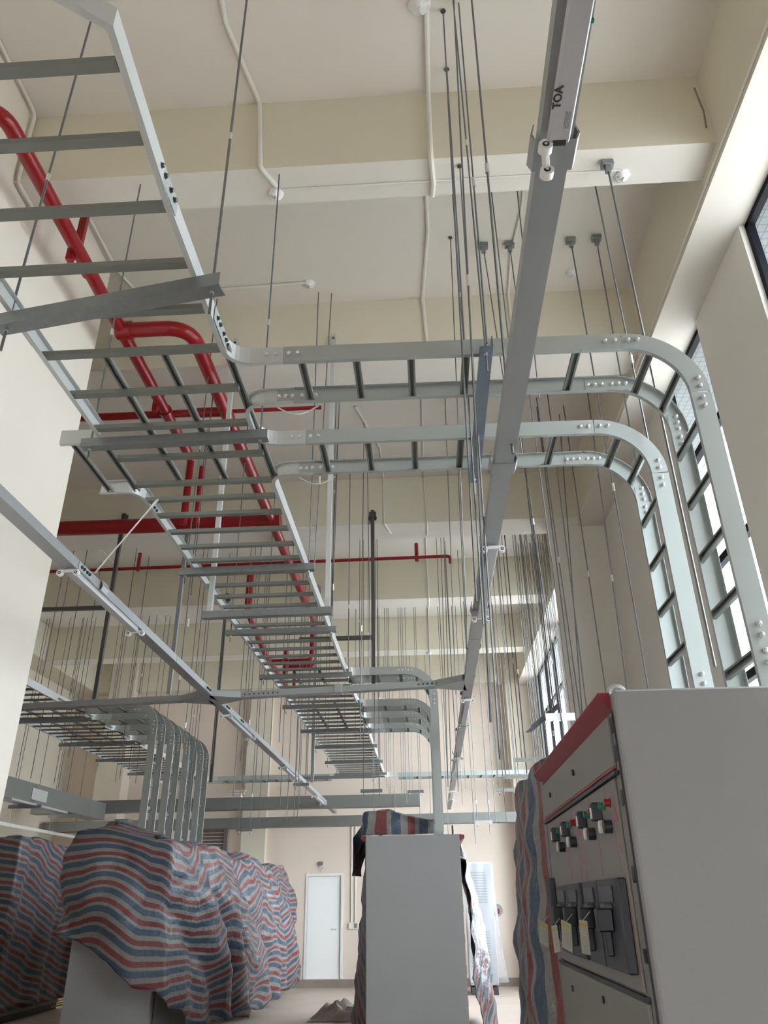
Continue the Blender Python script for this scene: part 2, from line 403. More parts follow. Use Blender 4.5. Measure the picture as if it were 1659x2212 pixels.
def branch_ladder(name_label, x0, y0, y1, xv, zend, group, splices=True, near_bolt=None, mrail=None, seed=0, skew=0.0, rungs=True):
    """ladder leaving a main run towards +X, bending down at xv and dropping to zend"""
    t = thing('cable_ladder', name_label, 'cable ladder', (x0, (y0 + y1) / 2, ZL), group)
    r = .30; xb = xv - r
    for yy, d in ((y0, 1), (y1, -1)):
        yo = yy
        ye = yy + skew * (xb - x0)
        s = (0, 1, 0)
        mb = MB().sweep([(x0, yo, ZL), (xb - .002, ye, ZL)], [(q[0], q[1]) for q in cprof(RH, RF, RTK, d)], side=s)
        mb.build('side_rail', mrail or M_GALV, t)
        pts = arc((xb, ye, ZL - r), r, 90, 0, 12, 'xz')
        MB().sweep(pts, cprof(RH, RF, RTK, d), side=s).build('bend_rail', mrail or M_GALV, t)
        MB().sweep([(xv, ye, ZL - r - .002), (xv, ye, zend)], cprof(RH, RF, RTK, d), side=s).build('side_rail', mrail or M_GALV, t)
    k = 0; L = xb - x0; n = int(L / .295)
    ye = skew
    for k in range(n + 1):
        x = x0 + .10 + k * .295
        if x > xb + .02: break
        sk = skew * (x - x0)
        rung(t, (x, y0 + sk + .002, ZL + .006), (x, y1 + sk - .002, ZL + .006))
    sk = skew * (xb - x0)
    for a in (62, 28):
        c = V((xb + math.cos(math.radians(a)) * (r + .006), 0, ZL - r + math.sin(math.radians(a)) * (r + .006)))
        u = V((math.cos(math.radians(a)), 0, math.sin(math.radians(a))))
        rung(t, (c.x, y0 + sk + .002, c.z), (c.x, y1 + sk - .002, c.z), up=u)
    z = ZL - r - .16
    while z > zend + .05:
        rung(t, (xv + .006, y0 + sk + .002, z), (xv + .006, y1 + sk - .002, z), up=(1, 0, 0)); z -= .30
    if splices:
        sp = splices == 'full'
        splice(t, (xb, y0 + sk, ZL + .05), (1, 0, 0), (0, -1, 0), (0, 0, 1), plate=False, bmat=M_NUT, sep=sp)
        splice(t, (xb, y1 + sk - .004, ZL + .05), (1, 0, 0), (0, -1, 0), (0, 0, 1), .24, 6, .04, True, sep=sp, h=.088)
        splice(t, (xv + .05, y0 + sk, ZL - r), (0, 0, 1), (0, -1, 0), (1, 0, 0), plate=False, bmat=M_NUT, sep=sp)
        splice(t, (xv + .05, y1 + sk - .004, ZL - r), (0, 0, 1), (0, -1, 0), (1, 0, 0), .24, 6, .04, True, sep=sp, h=.088)
        if sp:
            splice(t, (xv + .05, y0 + sk, ZL - 1.62), (0, 0, 1), (0, -1, 0), (1, 0, 0), plate=False, bmat=M_NUT)
    return t

GL = 'cable ladders dropping from the main run onto the cabinets'
# main run over the middle of the hall
XA, XB = -1.97, -.985
BR = [(3.24, 3.63), (4.06, 4.46), (9.56, 9.97), (11.27, 11.66), (12.07, 12.48), (12.9, 13.26)]
XS = -.70                                             # where the branches are spliced on
run = thing('cable_ladder', 'long main cable ladder hung lengthwise above the middle of the hall', 'cable ladder', (-1.5, 10, ZL))
YEND = 18.35
ystart = [(-2.2, .55, ZL), (-1.2, 1.27, ZL), (-.95, 1.46, ZL), (XB, 2.2, ZL)]
def right_side(run, xb, xs, start, brs, end, R=.24):
    """right hand rails of a main run, flaring out into every branch"""
    pts = start + [V((xb, brs[0][0], ZL)), V((xs, brs[0][0], ZL))]
    rail(run, pts[:-3] + fillet(pts[-3:], R, 8), -1)
    for k, (a, b) in enumerate(brs):
        p = [(xs, b, ZL), (xb, b, ZL)]
        if k < len(brs) - 1:
            n = brs[k + 1][0]; rail(run, fillet(p + [(xb, n, ZL), (xs, n, ZL)], min(R, (n - b) * .49), 8), -1)
        else:
            rail(run, fillet(p + end, R, 8), -1)
YF = 18.35
right_side(run, XB, XS, [V(p) for p in ystart], BR, [(XB, YF, ZL), (XS, YF, ZL)])
# left rail: open stub at Y 3.95-4.62, lengths butted end to end
rail(run, [(-2.9, .62, ZL), (-2.35, 1.0, ZL), (XA, 1.75, ZL), (XA, 2.9, ZL)], 1)
rail(run, fillet([(XA, 2.903, ZL), (XA, 3.95, ZL), (-2.24, 3.95, ZL)], .05, 4), 1)
rail(run, fillet([(-2.24, 4.62, ZL), (XA, 4.62, ZL), (XA, 8.3, ZL)], .2, 8), 1)
rail(run, [(XA, 8.303, ZL), (XA, 13.5, ZL)], 1)
rail(run, fillet([(XA, 13.503, ZL), (XA, YF, ZL), (XA - .3, YF, ZL)], .22, 8), 1)
ry = [1.60, 1.89, 2.21, 2.53, 2.83, 3.13, 3.48, 3.83, 4.19, 4.54, 4.77, 5.02]
while ry[-1] < 18.2: ry.append(ry[-1] + .285)
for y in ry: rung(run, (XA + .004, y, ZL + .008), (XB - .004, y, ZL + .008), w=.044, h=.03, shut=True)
for y0, y1 in ((3.13, 4.54), (9.45, 10.1), (11.1, 13.4)):
    for x in (-1.645, -1.325, XB):
        rung(run, (x, y0, ZL + .03), (x, y1, ZL + .03))
for x in (XA, -2.16): rung(run, (x, 3.96, ZL + .008), (x, 4.61, ZL + .008))
for y, sx, n in ((2.12, XB, 1), (3.02, XB + .0, 1), (2.9, XA, -1), (4.9, XA, 1), (8.3, XA, 1)):
    splice(run, (sx + (.003 if n > 0 else -.003), y, ZL + .05), (0, 1, 0), (n, 0, 0), (0, 0, 1), .26, 4, .05, True, bmat=M_DARK)
for (a, b) in BR[:2]:
    splice(run, (XS, a, ZL + .05), (1, 0, 0), (0, -1, 0), (0, 0, 1), plate=False, bmat=M_NUT)
    splice(run, (XS + .02, b - .004, ZL + .05), (1, 0, 0), (0, -1, 0), (0, 0, 1), .24, 6, .04, True, h=.088)
# earth bonding loops under the splices
for (a, b) in BR[:2]:
    pts = [V((XS - .10 + .24 * k / 10, b + .03, ZL - .055 * math.sin(math.pi * k / 10))) for k in range(11)]
    MB().tube(pts, .0045, 6).build('earth_wire', M_NUT, run, True)

branch_ladder('grey cable ladder bending down in the foreground right, the nearer of the front pair', XS + .002, 3.24, 3.63, 1.41, 2.32, GL, 'full', skew=.012)
branch_ladder('grey cable ladder bending down in the foreground right, the farther of the front pair', XS + .002, 4.06, 4.46, 1.42, 2.32, GL, 'full', skew=.012)
for (a, b), lab in zip(BR[2:], ('small cable ladder dropping to the central cabinet, standing apart in front of three others',
                                'first of the three close-set cable ladders above the central cabinet',
                                'middle of the three close-set cable ladders above the central cabinet',
                                'farthest of the three close-set cable ladders above the central cabinet')):
    branch_ladder(lab, XS + .002, a, b, .06, 2.34, GL, 'far')
# the run in the left bay
run2 = thing('cable_ladder', 'wide cable ladder grid hung in the left bay beyond the white wall', 'cable ladder', (-5.7, 13, ZL))
X2A, X2B, X2S = -6.32, -5.17, -4.88
BR2 = [(10.92, 11.32), (11.74, 12.14), (12.57, 12.97), (13.40, 13.80)]
right_side(run2, X2B, X2S, [V((X2B, 9.4, ZL)), V((X2B, 10.2, ZL))], BR2, [(X2B, YF, ZL), (X2S, YF, ZL)])
rail(run2, [(X2A, 9.4, ZL), (X2A, 13.5, ZL)], 1); rail(run2, fillet([(X2A, 13.503, ZL), (X2A, YF + .45, ZL), (X2S, YF + .45, ZL)], .25), 1)
y = 9.6
while y < 18.2: rung(run2, (X2A + .003, y, ZL + .008), (X2B - .003, y, ZL + .008)); y += .285
for x in (-5.94, -5.56, X2B): rung(run2, (x, 10.5, ZL + .03), (x, 14.1, ZL + .03))
for (a, b), lab in zip(BR2, ('nearest of the four cable ladders dropping to the tarp-covered cabinets on the left',
                             'second nearest of the four cable ladders dropping to the tarp-covered cabinets on the left',
                             'third of the four cable ladders dropping to the tarp-covered cabinets on the left',
                             'farthest of the four cable ladders dropping to the tarp-covered cabinets on the left')):
    branch_ladder(lab, X2S + .002, a, b, -3.95, 2.34, GL, 'far', mrail=M_GALV)
# ladder across the far end
for x0, x1, lab in ((X2S + .002, XA - .302, 'cable ladder crossing the far end of the hall between the two long runs'),
                    (XS + .002, 2.2, 'cable ladder crossing the far end of the hall to the right windows')):
    t = thing('cable_ladder', lab, 'cable ladder', (x0, YF + .2, ZL))
    for yy, dd in ((YF, 1), (YF + .45, -1)):
        MB().sweep([(x0, yy, ZL), (x1, yy - .0, ZL)], cprof(RH, RF, RTK, dd), side=(0, 1, 0)).build('side_rail', M_GALV, t)
    x = x0 + .15
    while x < x1 - .05: rung(t, (x, YF + .002, ZL + .006), (x, YF + .448, ZL + .006)); x += .295
    if x1 > 0:
        for yy, dd in ((YF, 1), (YF + .45, -1)):
            MB().sweep(arc((x1 + .003, yy, ZL - .3), .3, 90, 0, 10, 'xz'), cprof(RH, RF, RTK, dd), side=(0, 1, 0)).build('bend_rail', M_GALV, t)

# ------------------------------------------------------------------ trapeze hangers: an angle on two threaded rods
def angle_prof(a, t): return [(a / 2, 0), (-a / 2, 0), (-a / 2, t), (a / 2 - t, t), (a / 2 - t, a), (a / 2, a)]
def nut(mb, p, ax=(0, 0, 1), r=.011, h=.012):
    p = V(p); a = V(ax) * h / 2; mb.tube([p - a, p + a], r, 6)
def hanger(lab, p0, p1, ztops, group, zlow=.07, m=M_ANGLE, rod=.0055, inset=.05, coup=None, a=.052, topbox=False):
    """p0,p1 ends of the angle's lower face"""
    p0, p1 = V(p0), V(p1); t = thing('trapeze_hanger', lab, 'hanger', (p0 + p1) / 2, group)
    MB().sweep([p0, p1], angle_prof(a, .005), up=(0, 0, 1)).build('angle_bar', m, t)
    d = (p1 - p0).normalized()
    for q, zt in zip((p0 + d * inset, p1 - d * inset), ztops):
        if zt is None: continue
        top = V((q.x, q.y, zt))
        MB().tube([(q.x, q.y, q.z - zlow), top], rod, 6).build('threaded_rod', M_ROD, t, True)
        n = MB(); nut(n, (q.x, q.y, q.z - .008)); nut(n, (q.x, q.y, q.z + .014)); n.build('nut', M_NUT, t)
        if coup:
            c = MB(); zz = q.z + coup; c.tube([(q.x, q.y, zz), (q.x, q.y, zz + .05)], .0095, 6); c.build('coupler', M_NUT, t)
    return t
def ztop(y):
    for a, b in ((3.84, 4.17), (6.12, 6.58), (9.89, 10.42), (12.97, 13.42), (16.1, 16.5), (19.0, 19.4)):
        if a <= y <= b: return ZB
    return ZC
GH = 'trapeze hangers carrying the main cable ladder'
names = ['slanting galvanised angle hanger, nearest support under the main cable ladder', 'galvanised angle hanger under the crossing of the main ladder and the front branches',
         'first support past the front crossing, under the main ladder in midair', 'angle hanger under the main ladder just beyond the square steel frame',
         'angle hanger under the main ladder at the lone central branch', 'angle hanger under the main ladder just past the cross trunking',
         'hanger under the main ladder below the last close-set branch', 'short-spaced hanger far down the main ladder', 'hanger near the far end of the main ladder', 'last hanger at the far end of the main ladder']
hanger(names[0], (-2.02, 2.80, 4.115), (-.86, 2.60, 4.115), (ZC, ZC), GH, a=.075, rod=.007, zlow=.13, coup=1.05)
for k, y in enumerate((3.92, 5.98, 7.63, 9.40, 11.05, 12.8, 14.25, 15.95, 17.6)):
    hanger(names[k + 1], (-2.07, y, 4.135), (-.90, y - .02, 4.135), (ztop(y), ztop(y)), GH, a=.06 if k < 2 else .055, coup=.9 + .37 * (k % 3))
hanger('dark blue grey angle slung lengthwise under the two front branch ladders', (.38, 3.11, 4.13), (.385, 4.53, 4.13), (ZC, ZC), 'front branch hangers', m=M_BLUEANG, a=.07, coup=1.6, zlow=.12)
for k, (y, l) in enumerate(((11.55, 'front'), (13.45, 'second'), (15.1, 'third'), (16.85, 'last'))):
    hanger('%s angle hanger under the ladder grid in the left bay' % l, (-6.45, y, 4.135), (-5.08, y - .03, 4.135), (ztop(y), ztop(y)), 'hangers of the left bay ladder grid', coup=1.2)
# square steel frame with strut posts fixed to the second beam
def strut(mb, p, zt, w=.041, c=True):
    x, y, z = p; mb.sweep([(x, y, z), (x, y, zt)], [(-w / 2, -w / 2), (w / 2, -w / 2), (w / 2, w / 2), (w / 4, w / 2), (w / 4, w / 2 - .003), (w / 2 - .003, w / 2 - .003), (w / 2 - .003, -w / 2 + .003), (-w / 2 + .003, -w / 2 + .003), (-w / 2 + .003, w / 2 - .003), (-w / 4, w / 2 - .003), (-w / 4, w / 2), (-w / 2, w / 2)], up=(0, 1, 0))
fr = thing('strut_trapeze', 'U-shaped strut frame hung from the second beam around the main ladder', 'steel frame', (-1.3, 6.05, 3.8))
for x in (-.80, -1.81):
    mb = MB(); strut(mb, (x, 6.09, 3.82), 6.80); mb.build('post', M_GALVL, fr)
    b = MB()
    for z in (6.62, 6.74): bolt_on(b, (x, 6.07, z), (0, -1, 0))
    b.build('bolt', M_DARK, fr)
MB().sweep([(-1.86, 6.07, 3.77), (-.75, 6.05, 3.77)], angle_prof(.06, .005), up=(0, 0, 1)).build('angle_bar', M_ANGLE, fr)
def postset(lab, px, Y, ztp, zbt, cat='steel post', arm=None, m=M_GALV, w=.05):
    t = thing('strut_post', lab, cat, (px, Y, zbt), 'galvanised strut posts hanging from the beams')
    mb = MB(); strut(mb, (px, Y, zbt), ztp, w); mb.build('post', m, t)
    pl = MB(); pl.box((px - .06, Y - .03, ztp - .12), (px + .06, Y + .045, ztp - .112)); pl.box((px - .05, Y + .032, ztp - .14), (px + .05, Y + .04, ztp)); pl.build('base_plate', m, t)
    if arm: ab = MB(); ab.box((px + arm[0], Y - .025, zbt + arm[2]), (px + arm[1], Y + .025, zbt + arm[2] + .05)); ab.build('cross_arm', m, t)
    return t
for lab, (xt, yt), (xb, yb), Y, arm in (
    ('dark strut post in the left bay with a long side arm', (272, 1085), (205, 1510), 9.85, (-2.2, 0.0, 1.25)),
    ('strut post rising behind the red pipe loop, left of the main ladder', (393, 1195), (372, 1500), 9.85, None),
    ('tall strut post with a left cross arm, right of the main ladder', (807, 1185), (805, 1480), 9.85, (-1.0, 0.0, .62)),
    ('strut post behind the farther half of the main ladder', (678, 1235), (685, 1690), 12.93, None),
    ('thin strut post between the left trunking and the main ladder', (484, 1365), (455, 1690), 12.93, None)):
    a = at(xt, yt, Y=Y); b = at(xb, yb, Y=Y)
    postset(lab, (a.x + b.x) / 2, Y, min(ZB + .3, max(a.z, 6.7)), b.z, arm=arm, m=mat('dark_strut', (.10, .095, .09), .5, .3) if 'left bay' in lab or 'thin' in lab or 'cross arm' in lab else M_TRUNK)
hanger('short trapeze bar boxed by two struts beside the far main ladder', (-2.35, 14.9, 3.7), (-.98, 14.9, 3.7), (ZC, ZC), GH)

# ------------------------------------------------------------------ lighting trunking and its empty lamp fittings
TW, TH = .092, .062
def trunk(lab, segs, group=None):
    t = thing('lighting_trunking', lab, 'trunking', segs[0][0], group)
    for a, b in segs:
        a, b = V(a), V(b); d = (b - a).normalized()
        MB().sweep([a, b - d * .003], [(-TW / 2, 0), (-TW / 2, TH), (TW / 2, TH), (TW / 2, 0)], up=(0, 0, 1)).build('trunking_length', M_TRUNK, t)
    return t
XT1, XT2 = .425, -2.20
tr1 = trunk('long grey lighting trunking running overhead on the right side', [((XT1 - .015, .2, ZT), (XT1, 1.52, ZT)), ((XT1, 1.525, ZT), (XT1, 3.25, ZT)), ((XT1, 3.255, ZT), (XT1, 6.0, ZT)), ((XT1, 6.005, ZT), (XT1 + .01, 9.0, ZT)), ((XT1 + .01, 9.005, ZT), (XT1 + .015, 12.0, ZT)), ((XT1 + .015, 12.005, ZT), (XT1 + .02, 15, ZT)), ((XT1 + .02, 15.005, ZT), (XT1 + .02, 18.6, ZT))], 'lighting trunkings')
tr2 = trunk('long white-sided lighting trunking running overhead on the left side', [((XT2, 1.5, ZT), (XT2, 4.5, ZT)), ((XT2, 4.505, ZT), (XT2, 6.4, ZT)), ((XT2, 6.405, ZT), (XT2, 9.3, ZT)), ((XT2, 9.305, ZT), (XT2 + .0, 12.3, ZT)), ((XT2, 12.305, ZT), (XT2, 15.3, ZT)), ((XT2, 15.305, ZT), (XT2, 18.9, ZT))], 'lighting trunkings')
C0, C1 = V((XT2, 7.80, ZT)), V((XT1, 7.48, ZT))
dC = (C1 - C0).normalized()
tr3 = trunk('cross trunking linking the left and right lighting trunkings', [(C0 + dC * .32, C0 + dC * 1.35), (C0 + dC * 1.353, C1 - dC * .32)], 'lighting trunkings')
C2 = V((-5.6, 8.15, ZT)); dD = (C0 - C2).normalized()
tr4 = trunk('trunking arm reaching left from the junction towards the left bay', [(C2, C0 - dD * .6), (C0 - dD * .597, C0 - dD * .32)], 'lighting trunkings')
def junction(run_, c, arms):
    """flared tee body: a wedge on each side of the arm"""
    mb = MB(); c = V(c)
    for d in arms:
        d = V(d).normalized(); n = V((-d.y, d.x, 0)); w = TW / 2
        poly = [c + n * .20 + d * w * .6, c + n * w + d * .32, c - n * w + d * .32, c - n * .20 + d * w * .6]
        mb.add([p for p in poly] + [p + V((0, 0, TH)) for p in poly], [(3, 2, 1, 0), (4, 5, 6, 7), (0, 1, 5, 4), (1, 2, 6, 5), (2, 3, 7, 6), (3, 0, 4, 7)])
    return mb.build('tee_junction', M_TRUNK, run_)
junction(tr2, C0, (dC, -dD)); junction(tr1, C1, (-dC,))
# bolts and pull boxes on the trunking joints
for run_, x, y, n in ((tr2, XT2 + TW / 2, 4.42, 1), (tr2, XT2 + TW / 2, 7.45, 1), (tr2, XT2 + TW / 2, 8.25, 1), (tr2, XT2 + TW / 2, 8.95, 1)):
    splice(run_, (x + .001, y, ZT + .03), (0, 1, 0), (n, 0, 0), (0, 0, 1), .2, 4, .035, True, bmat=M_DARK, h=.05)
for x, y in ((XT1, 6.25), (XT1, 7.2), (XT1, 7.85), (XT1, 9.7), (XT1, 12)):
    b = MB()
    for s in (-1, 1):
        for k in range(3): bolt_on(b, (x + s * TW / 2, y + k * .045, ZT + .03), (s, 0, 0), .9)
    b.build('joint_bolts', M_DARK, tr1)
b = MB()
for k in (-2.5, -1.5, -.5, .5, 1.5): bolt_on(b, C1 - dC * (.42 + .045 * k) + V((0, -TW / 2, .03)), (0, -1, 0), .8)
b.build('joint_bolts', M_DARK, tr3)
b = MB()
for k in range(8): bolt_on(b, C0 + dC * (.36 + .05 * k) + V((0, -TW / 2, .03)), (0, -1, 0), .7)
b.build('joint_bolts', M_DARK, tr3)
for run_, x, y in ((tr1, XT1, 1.50), (tr1, XT1, 3.27), (tr2, XT2, 4.72), (tr1, XT1, 11.3), (tr1, XT1, 5.35)):
    c = MB(); w = TW / 2 + .012
    c.sweep([(x, y - .05, ZT - .004), (x, y + .05, ZT - .004)], [(-w, 0), (-w - .012, TH * .5), (-w, TH + .01), (-w + .004, TH + .01), (-w - .006, TH * .5), (-w + .004, .003), (w - .004, .003), (w + .006, TH * .5), (w - .004, TH + .01), (w, TH + .01), (w + .012, TH * .5), (w, 0)], up=(0, 0, 1))
    c.build('hanger_clamp', M_TRUNK, run_)
c = MB().bbox(C0 + dC * 1.30 + V((0, -.06, -.006)), C0 + dC * 1.38 + V((0, .06, TH + .02)), .003); c.build('hanger_clamp', M_TRUNK, tr3)
def txt(parent, body, loc, size, rot, m, name='lettering', ext=.0006, sx=1.0):
    cu = bpy.data.curves.new(name, 'FONT'); cu.body = body; cu.size = size; cu.extrude = ext; cu.offset = size * .03
    o = bpy.data.objects.new(name, cu); COL.objects.link(o)
    dg = bpy.context.evaluated_depsgraph_get(); dg.update()
    me = bpy.data.meshes.new_from_object(o.evaluated_get(dg)); bpy.data.objects.remove(o); bpy.data.curves.remove(cu)
    me.materials.clear(); me.materials.append(m); me.name = name
    q = bpy.data.objects.new(name, me); COL.objects.link(q); q.parent = parent
    q.location = V(loc) - WORLD(parent); q.rotation_euler = rot; q.scale = (sx, 1, 1)
    return q
def lamp(lab, x, y0, y1, text=False, twist=0.0, xo=0.0):
    t = thing('lamp_fitting', lab, 'lamp fitting', (x + xo, y0, ZT), 'tubeless twin lamp fittings under the trunkings')
    w, h = .052, .036; x += xo
    MB().sweep([(x, y0 + .02, ZT - h), (x, y1 - .02, ZT - h)], [(-w / 2, 0), (-w / 2 - .006, h * .35), (-w / 2, h - .001), (w / 2, h - .001), (w / 2 + .006, h * .35), (w / 2, 0)], up=(0, 0, 1)).build('body', M_LIGHTW, t)
    MB().box((x - .018, y0 + .02, ZT - h - .0012), (x + .018, y0 + .035, ZT - h)) if False else None
    for ye, s in ((y0, -1), (y1, 1)):
        tw = twist if s > 0 else 0
        c = V((x - (.028 if tw else 0), ye + (.03 if tw else 0), ZT - h - .004)); hw = .042 if tw else .052; ux = V((math.cos(tw), -math.sin(tw) * s, 0))
        mb = MB()
        a, b = c - ux * hw, c + ux * hw
        mb.tube([a + V((0, 0, .012)) - ux * .012, b + V((0, 0, .012)) + ux * .012], .011, 8)
        for q in (a, b): mb.tube([q + V((0, -.012 * 1, 0)), q + V((0, .012, 0))], .020, 14)
        hd = mb.build('lamp_holder', M_WHITE, t, True)
        so = MB()
        for q in (a, b):
            for kk in (-1, 1): so.tube([q + V((0, kk * .0121, 0)), q + V((0, kk * .0135, 0))], .010, 12)
        so.build('socket', M_BLK, hd)
        sw = MB()
        for q in (a, b):
            for kk in (-1, 1): sw.tube([q + V((0, kk * .0136, 0)), q + V((0, kk * .0142, 0))], .0045, 8)
        sw.build('socket_contact', M_WHITE, hd)
    if text:
        lb = MB().box((x - .017, y1 - .03, ZT - h - .0008), (x + .02, y1 - .012, ZT - h)).build('black_label', M_BLK, t)
        txt(t, 'TOA', (x - .012, y1 - .125, ZT - h - .001), .030, (math.pi, 0, -math.pi / 2), M_INK)
        l = MB()
        for k in range(4): l.box((x + .006 + k * .004, y1 - .115, ZT - h - .0008), (x + .0075 + k * .004, y1 - .065, ZT - h))
        l.build('small_print', mat('print_grey', (.25, .25, .27), .6), t)
    return t
lamp('tubeless twin lamp fitting with TOA lettering, nearest on the right trunking', XT1, .26, 1.455, True, twist=1.75)
lamp('tubeless twin lamp fitting right below the front branch ladders, on the right trunking', XT1 + .01, 4.15, 5.40)
lamp('third tubeless lamp fitting along the right trunking, past the cross trunking', XT1 + .015, 7.95, 9.2)
lamp('fourth tubeless lamp fitting along the right trunking', XT1 + .02, 11.5, 12.75)
lamp('farthest tubeless lamp fitting on the right trunking', XT1 + .02, 15.2, 16.45)
lamp('nearest tubeless twin lamp fitting on the left trunking', XT2, 4.28, 5.48, xo=.01)
lamp('tubeless twin lamp fitting on the left trunking just past the junction', XT2, 8.4, 9.65)
lamp('third tubeless twin lamp fitting along the left trunking', XT2, 12.0, 13.25)
lamp('farthest tubeless twin lamp fitting on the left trunking', XT2, 15.5, 16.75)

# ------------------------------------------------------------------ fire pipes
def pipe(t, pts, r, name='pipe', rf=.18, n=14):
    return MB().tube(fillet(pts, rf, 8), r, n).build(name, M_RED, t, True)
zp = 6.32
p1 = thing('fire_pipe', 'long red fire pipe running beside the white left wall under the beams', 'pipe', (-2.7, 5, zp))
pipe(p1, [(XL, 3.13, zp), (-2.66, 3.13, zp), (-2.66, 7.6, zp)], .058)
pipe(p1, [(-2.66, 7.45, zp), (-2.66, 7.6, zp), (-2.66, 7.6, 5.45)], .042, 'drop_pipe', .12); pipe(p1, [(-2.52, 7.6, 6.2), (-2.52, 7.6, 5.45)], .026, 'drop_pipe')
for y in (4.55, 6.6): MB().tube([(-2.66, y, zp), (-2.66, y + .06, zp)], .072, 14).build('coupling', M_RED, p1, True)
for y in (4.35, 6.45):
    mb = MB(); mb.box((-2.69, y - .02, zp + .05), (-2.63, y + .02, ZC)); mb.box((-2.73, y - .025, zp - .12), (-2.68, y + .025, zp)); mb.build('bracket', M_RED, p1)
p2 = thing('fire_pipe', 'red fire pipe branching from the wall pipe and running lengthwise behind the main ladder', 'pipe', (-2.1, 9, zp))
pipe(p2, [(-2.66, 5.33, zp), (-2.02, 5.33, zp), (-2.02, 12.6, zp)], .07, rf=.25)
pipe(p2, [(-2.02, 12.6, zp), (-2.02, 13.6, zp), (-2.02, 13.6, 5.5), (-2.5, 13.6, 5.5)], .05, 'lower_pipe', .1)
MB().tube([(-2.70, 5.33, zp), (-2.56, 5.33, zp)], .085, 14).build('coupling', M_RED, p2, True)
p3 = thing('fire_pipe', 'thick red fire main crossing behind the main ladder', 'pipe', (-3.5, 9.35, zp))
pipe(p3, [(-6.4, 9.3, zp), (-2.0, 9.33, zp)], .105); MB().tube([(-2.12, 9.33, zp), (-1.9, 9.33, zp)], .125, 14).build('coupling', M_RED, p3, True)
p4 = thing('fire_pipe', 'thin red pipe crossing under the ceiling above the front branch ladders', 'pipe', (-2, 6.7, zp + .05))
pipe(p4, [(-4.2, 6.75, zp + .05), (-2.1, 6.75, zp + .05)], .042); pipe(p4, [(-2.1, 6.75, zp + .05), (-1.0, 6.75, zp + .05)], .022)
MB().tube([(-2.35, 6.75, zp + .05), (-2.1, 6.75, zp + .05), (-2.0, 6.75, zp + .05)], [.055, .055, .024], 14).build('reducer', M_RED, p4, True)
p5 = thing('fire_pipe', 'slim red sprinkler pipe crossing the middle of the hall with a down-turned end', 'pipe', (-2, 10.75, zp))
pipe(p5, [(-6.5, 10.8, zp), (.46, 10.72, zp), (.46, 10.72, zp - .12)], .026, rf=.05)
for x in (-4.4, -.05):
    MB().tube([(x, 10.76, zp - .05), (x, 10.76, zp + .25)], .03, 8).build('bracket', M_RED, p5)
p6 = thing('fire_pipe', 'red drop pipe stepping down beside the main ladder at mid hall', 'pipe', (-2.6, 12, 5.5))
pipe(p6, [(-2.62, 10.76, zp), (-2.62, 10.76, 5.55), (-2.62, 12.3, 5.3), (-2.62, 15.2, 5.3)], .05, rf=.12)
pipe(p6, [(-2.62, 12.6, 5.3), (-1.9, 12.6, 5.3), (-1.9, 12.6, 5.9)], .045, rf=.1)
for y in (13.4, 14.4): pipe(p6, [(-2.5, y, 5.3), (-2.5, y, 5.75)], .035)
pipe(p6, [(-2.62, 12.0, 5.75), (-2.62, 12.2, 5.75)], .04)
p7 = thing('fire_riser', 'red vertical pipe against the far wall of the left bay', 'pipe', (-8, 18.6, 2)); a = at(127, 1445, Y=18.6); b = at(88, 1690, Y=18.6)
MB().tube([(a.x, 18.6, 6.5), ((b.x + a.x) / 2, 18.6, b.z)], .045, 12).build('pipe', M_RED, p7, True)

# ------------------------------------------------------------------ conduits and boxes on the ceiling
def conduit(lab, pts, r=.011, rf=.05, n=8, m=M_PVC):
    o = MB().tube(fillet(pts, rf, 5), r, n).build('conduit', m, None, True)
    return tag(o, lab, 'conduit')
def ceil_path(pix, z):
    out = []
    for (x, y, *q) in pix:
        k = q[0] if q else {'Z': z}
        out.append(at(x, y, **k))
    return out
zc = ZC - .016
# along the ceiling, down the near face of the beam and under it
def over_beam(lab, x, ys, beam, yend, jog=0.0, r=.011):
    b0, b1 = beam
    conduit(lab, [(x, ys, zc), (x + jog, b0 - .012, zc), (x + jog, b0 - .012, ZB - .012), (x + jog, yend, ZB - .012)], r)
conduit('white conduit down the middle of the nearest ceiling bay and under the first beam', [(.20, 2.3, zc - .008), (.19, 3.0, zc - .008), (.20, 3.818, zc - .008), (.19, 3.818, ZB - .02), (.21, 4.05, ZB - .02), (.2, 4.16, ZB - .02)], .019)
conduit('white conduit down the middle of the second ceiling bay', [(.16, 4.2, zc), (.19, 5.2, zc), (.13, 6.1, zc), (.15, 6.1, ZB + .2), (.15, 6.1, ZB)], .017)
conduit('white conduit bending under the left part of the first beam to a round box', [(-1.2, 2.4, zc), (-1.25, 3.2, zc), (-1.13, 3.826, zc), (-1.10, 3.826, ZB + .3), (-1.08, 3.826, ZB - .01), (-.98, 4.0, ZB - .02)], .018)
a, b = at(610, 408, Z=ZB), at(1340, 366, Z=ZB)
conduit('thin cable line clipped along the underside of the first beam', [(a.x, a.y, ZB - .008), (.2, 4.03, ZB - .008), (b.x, b.y, ZB - .008)], .008)
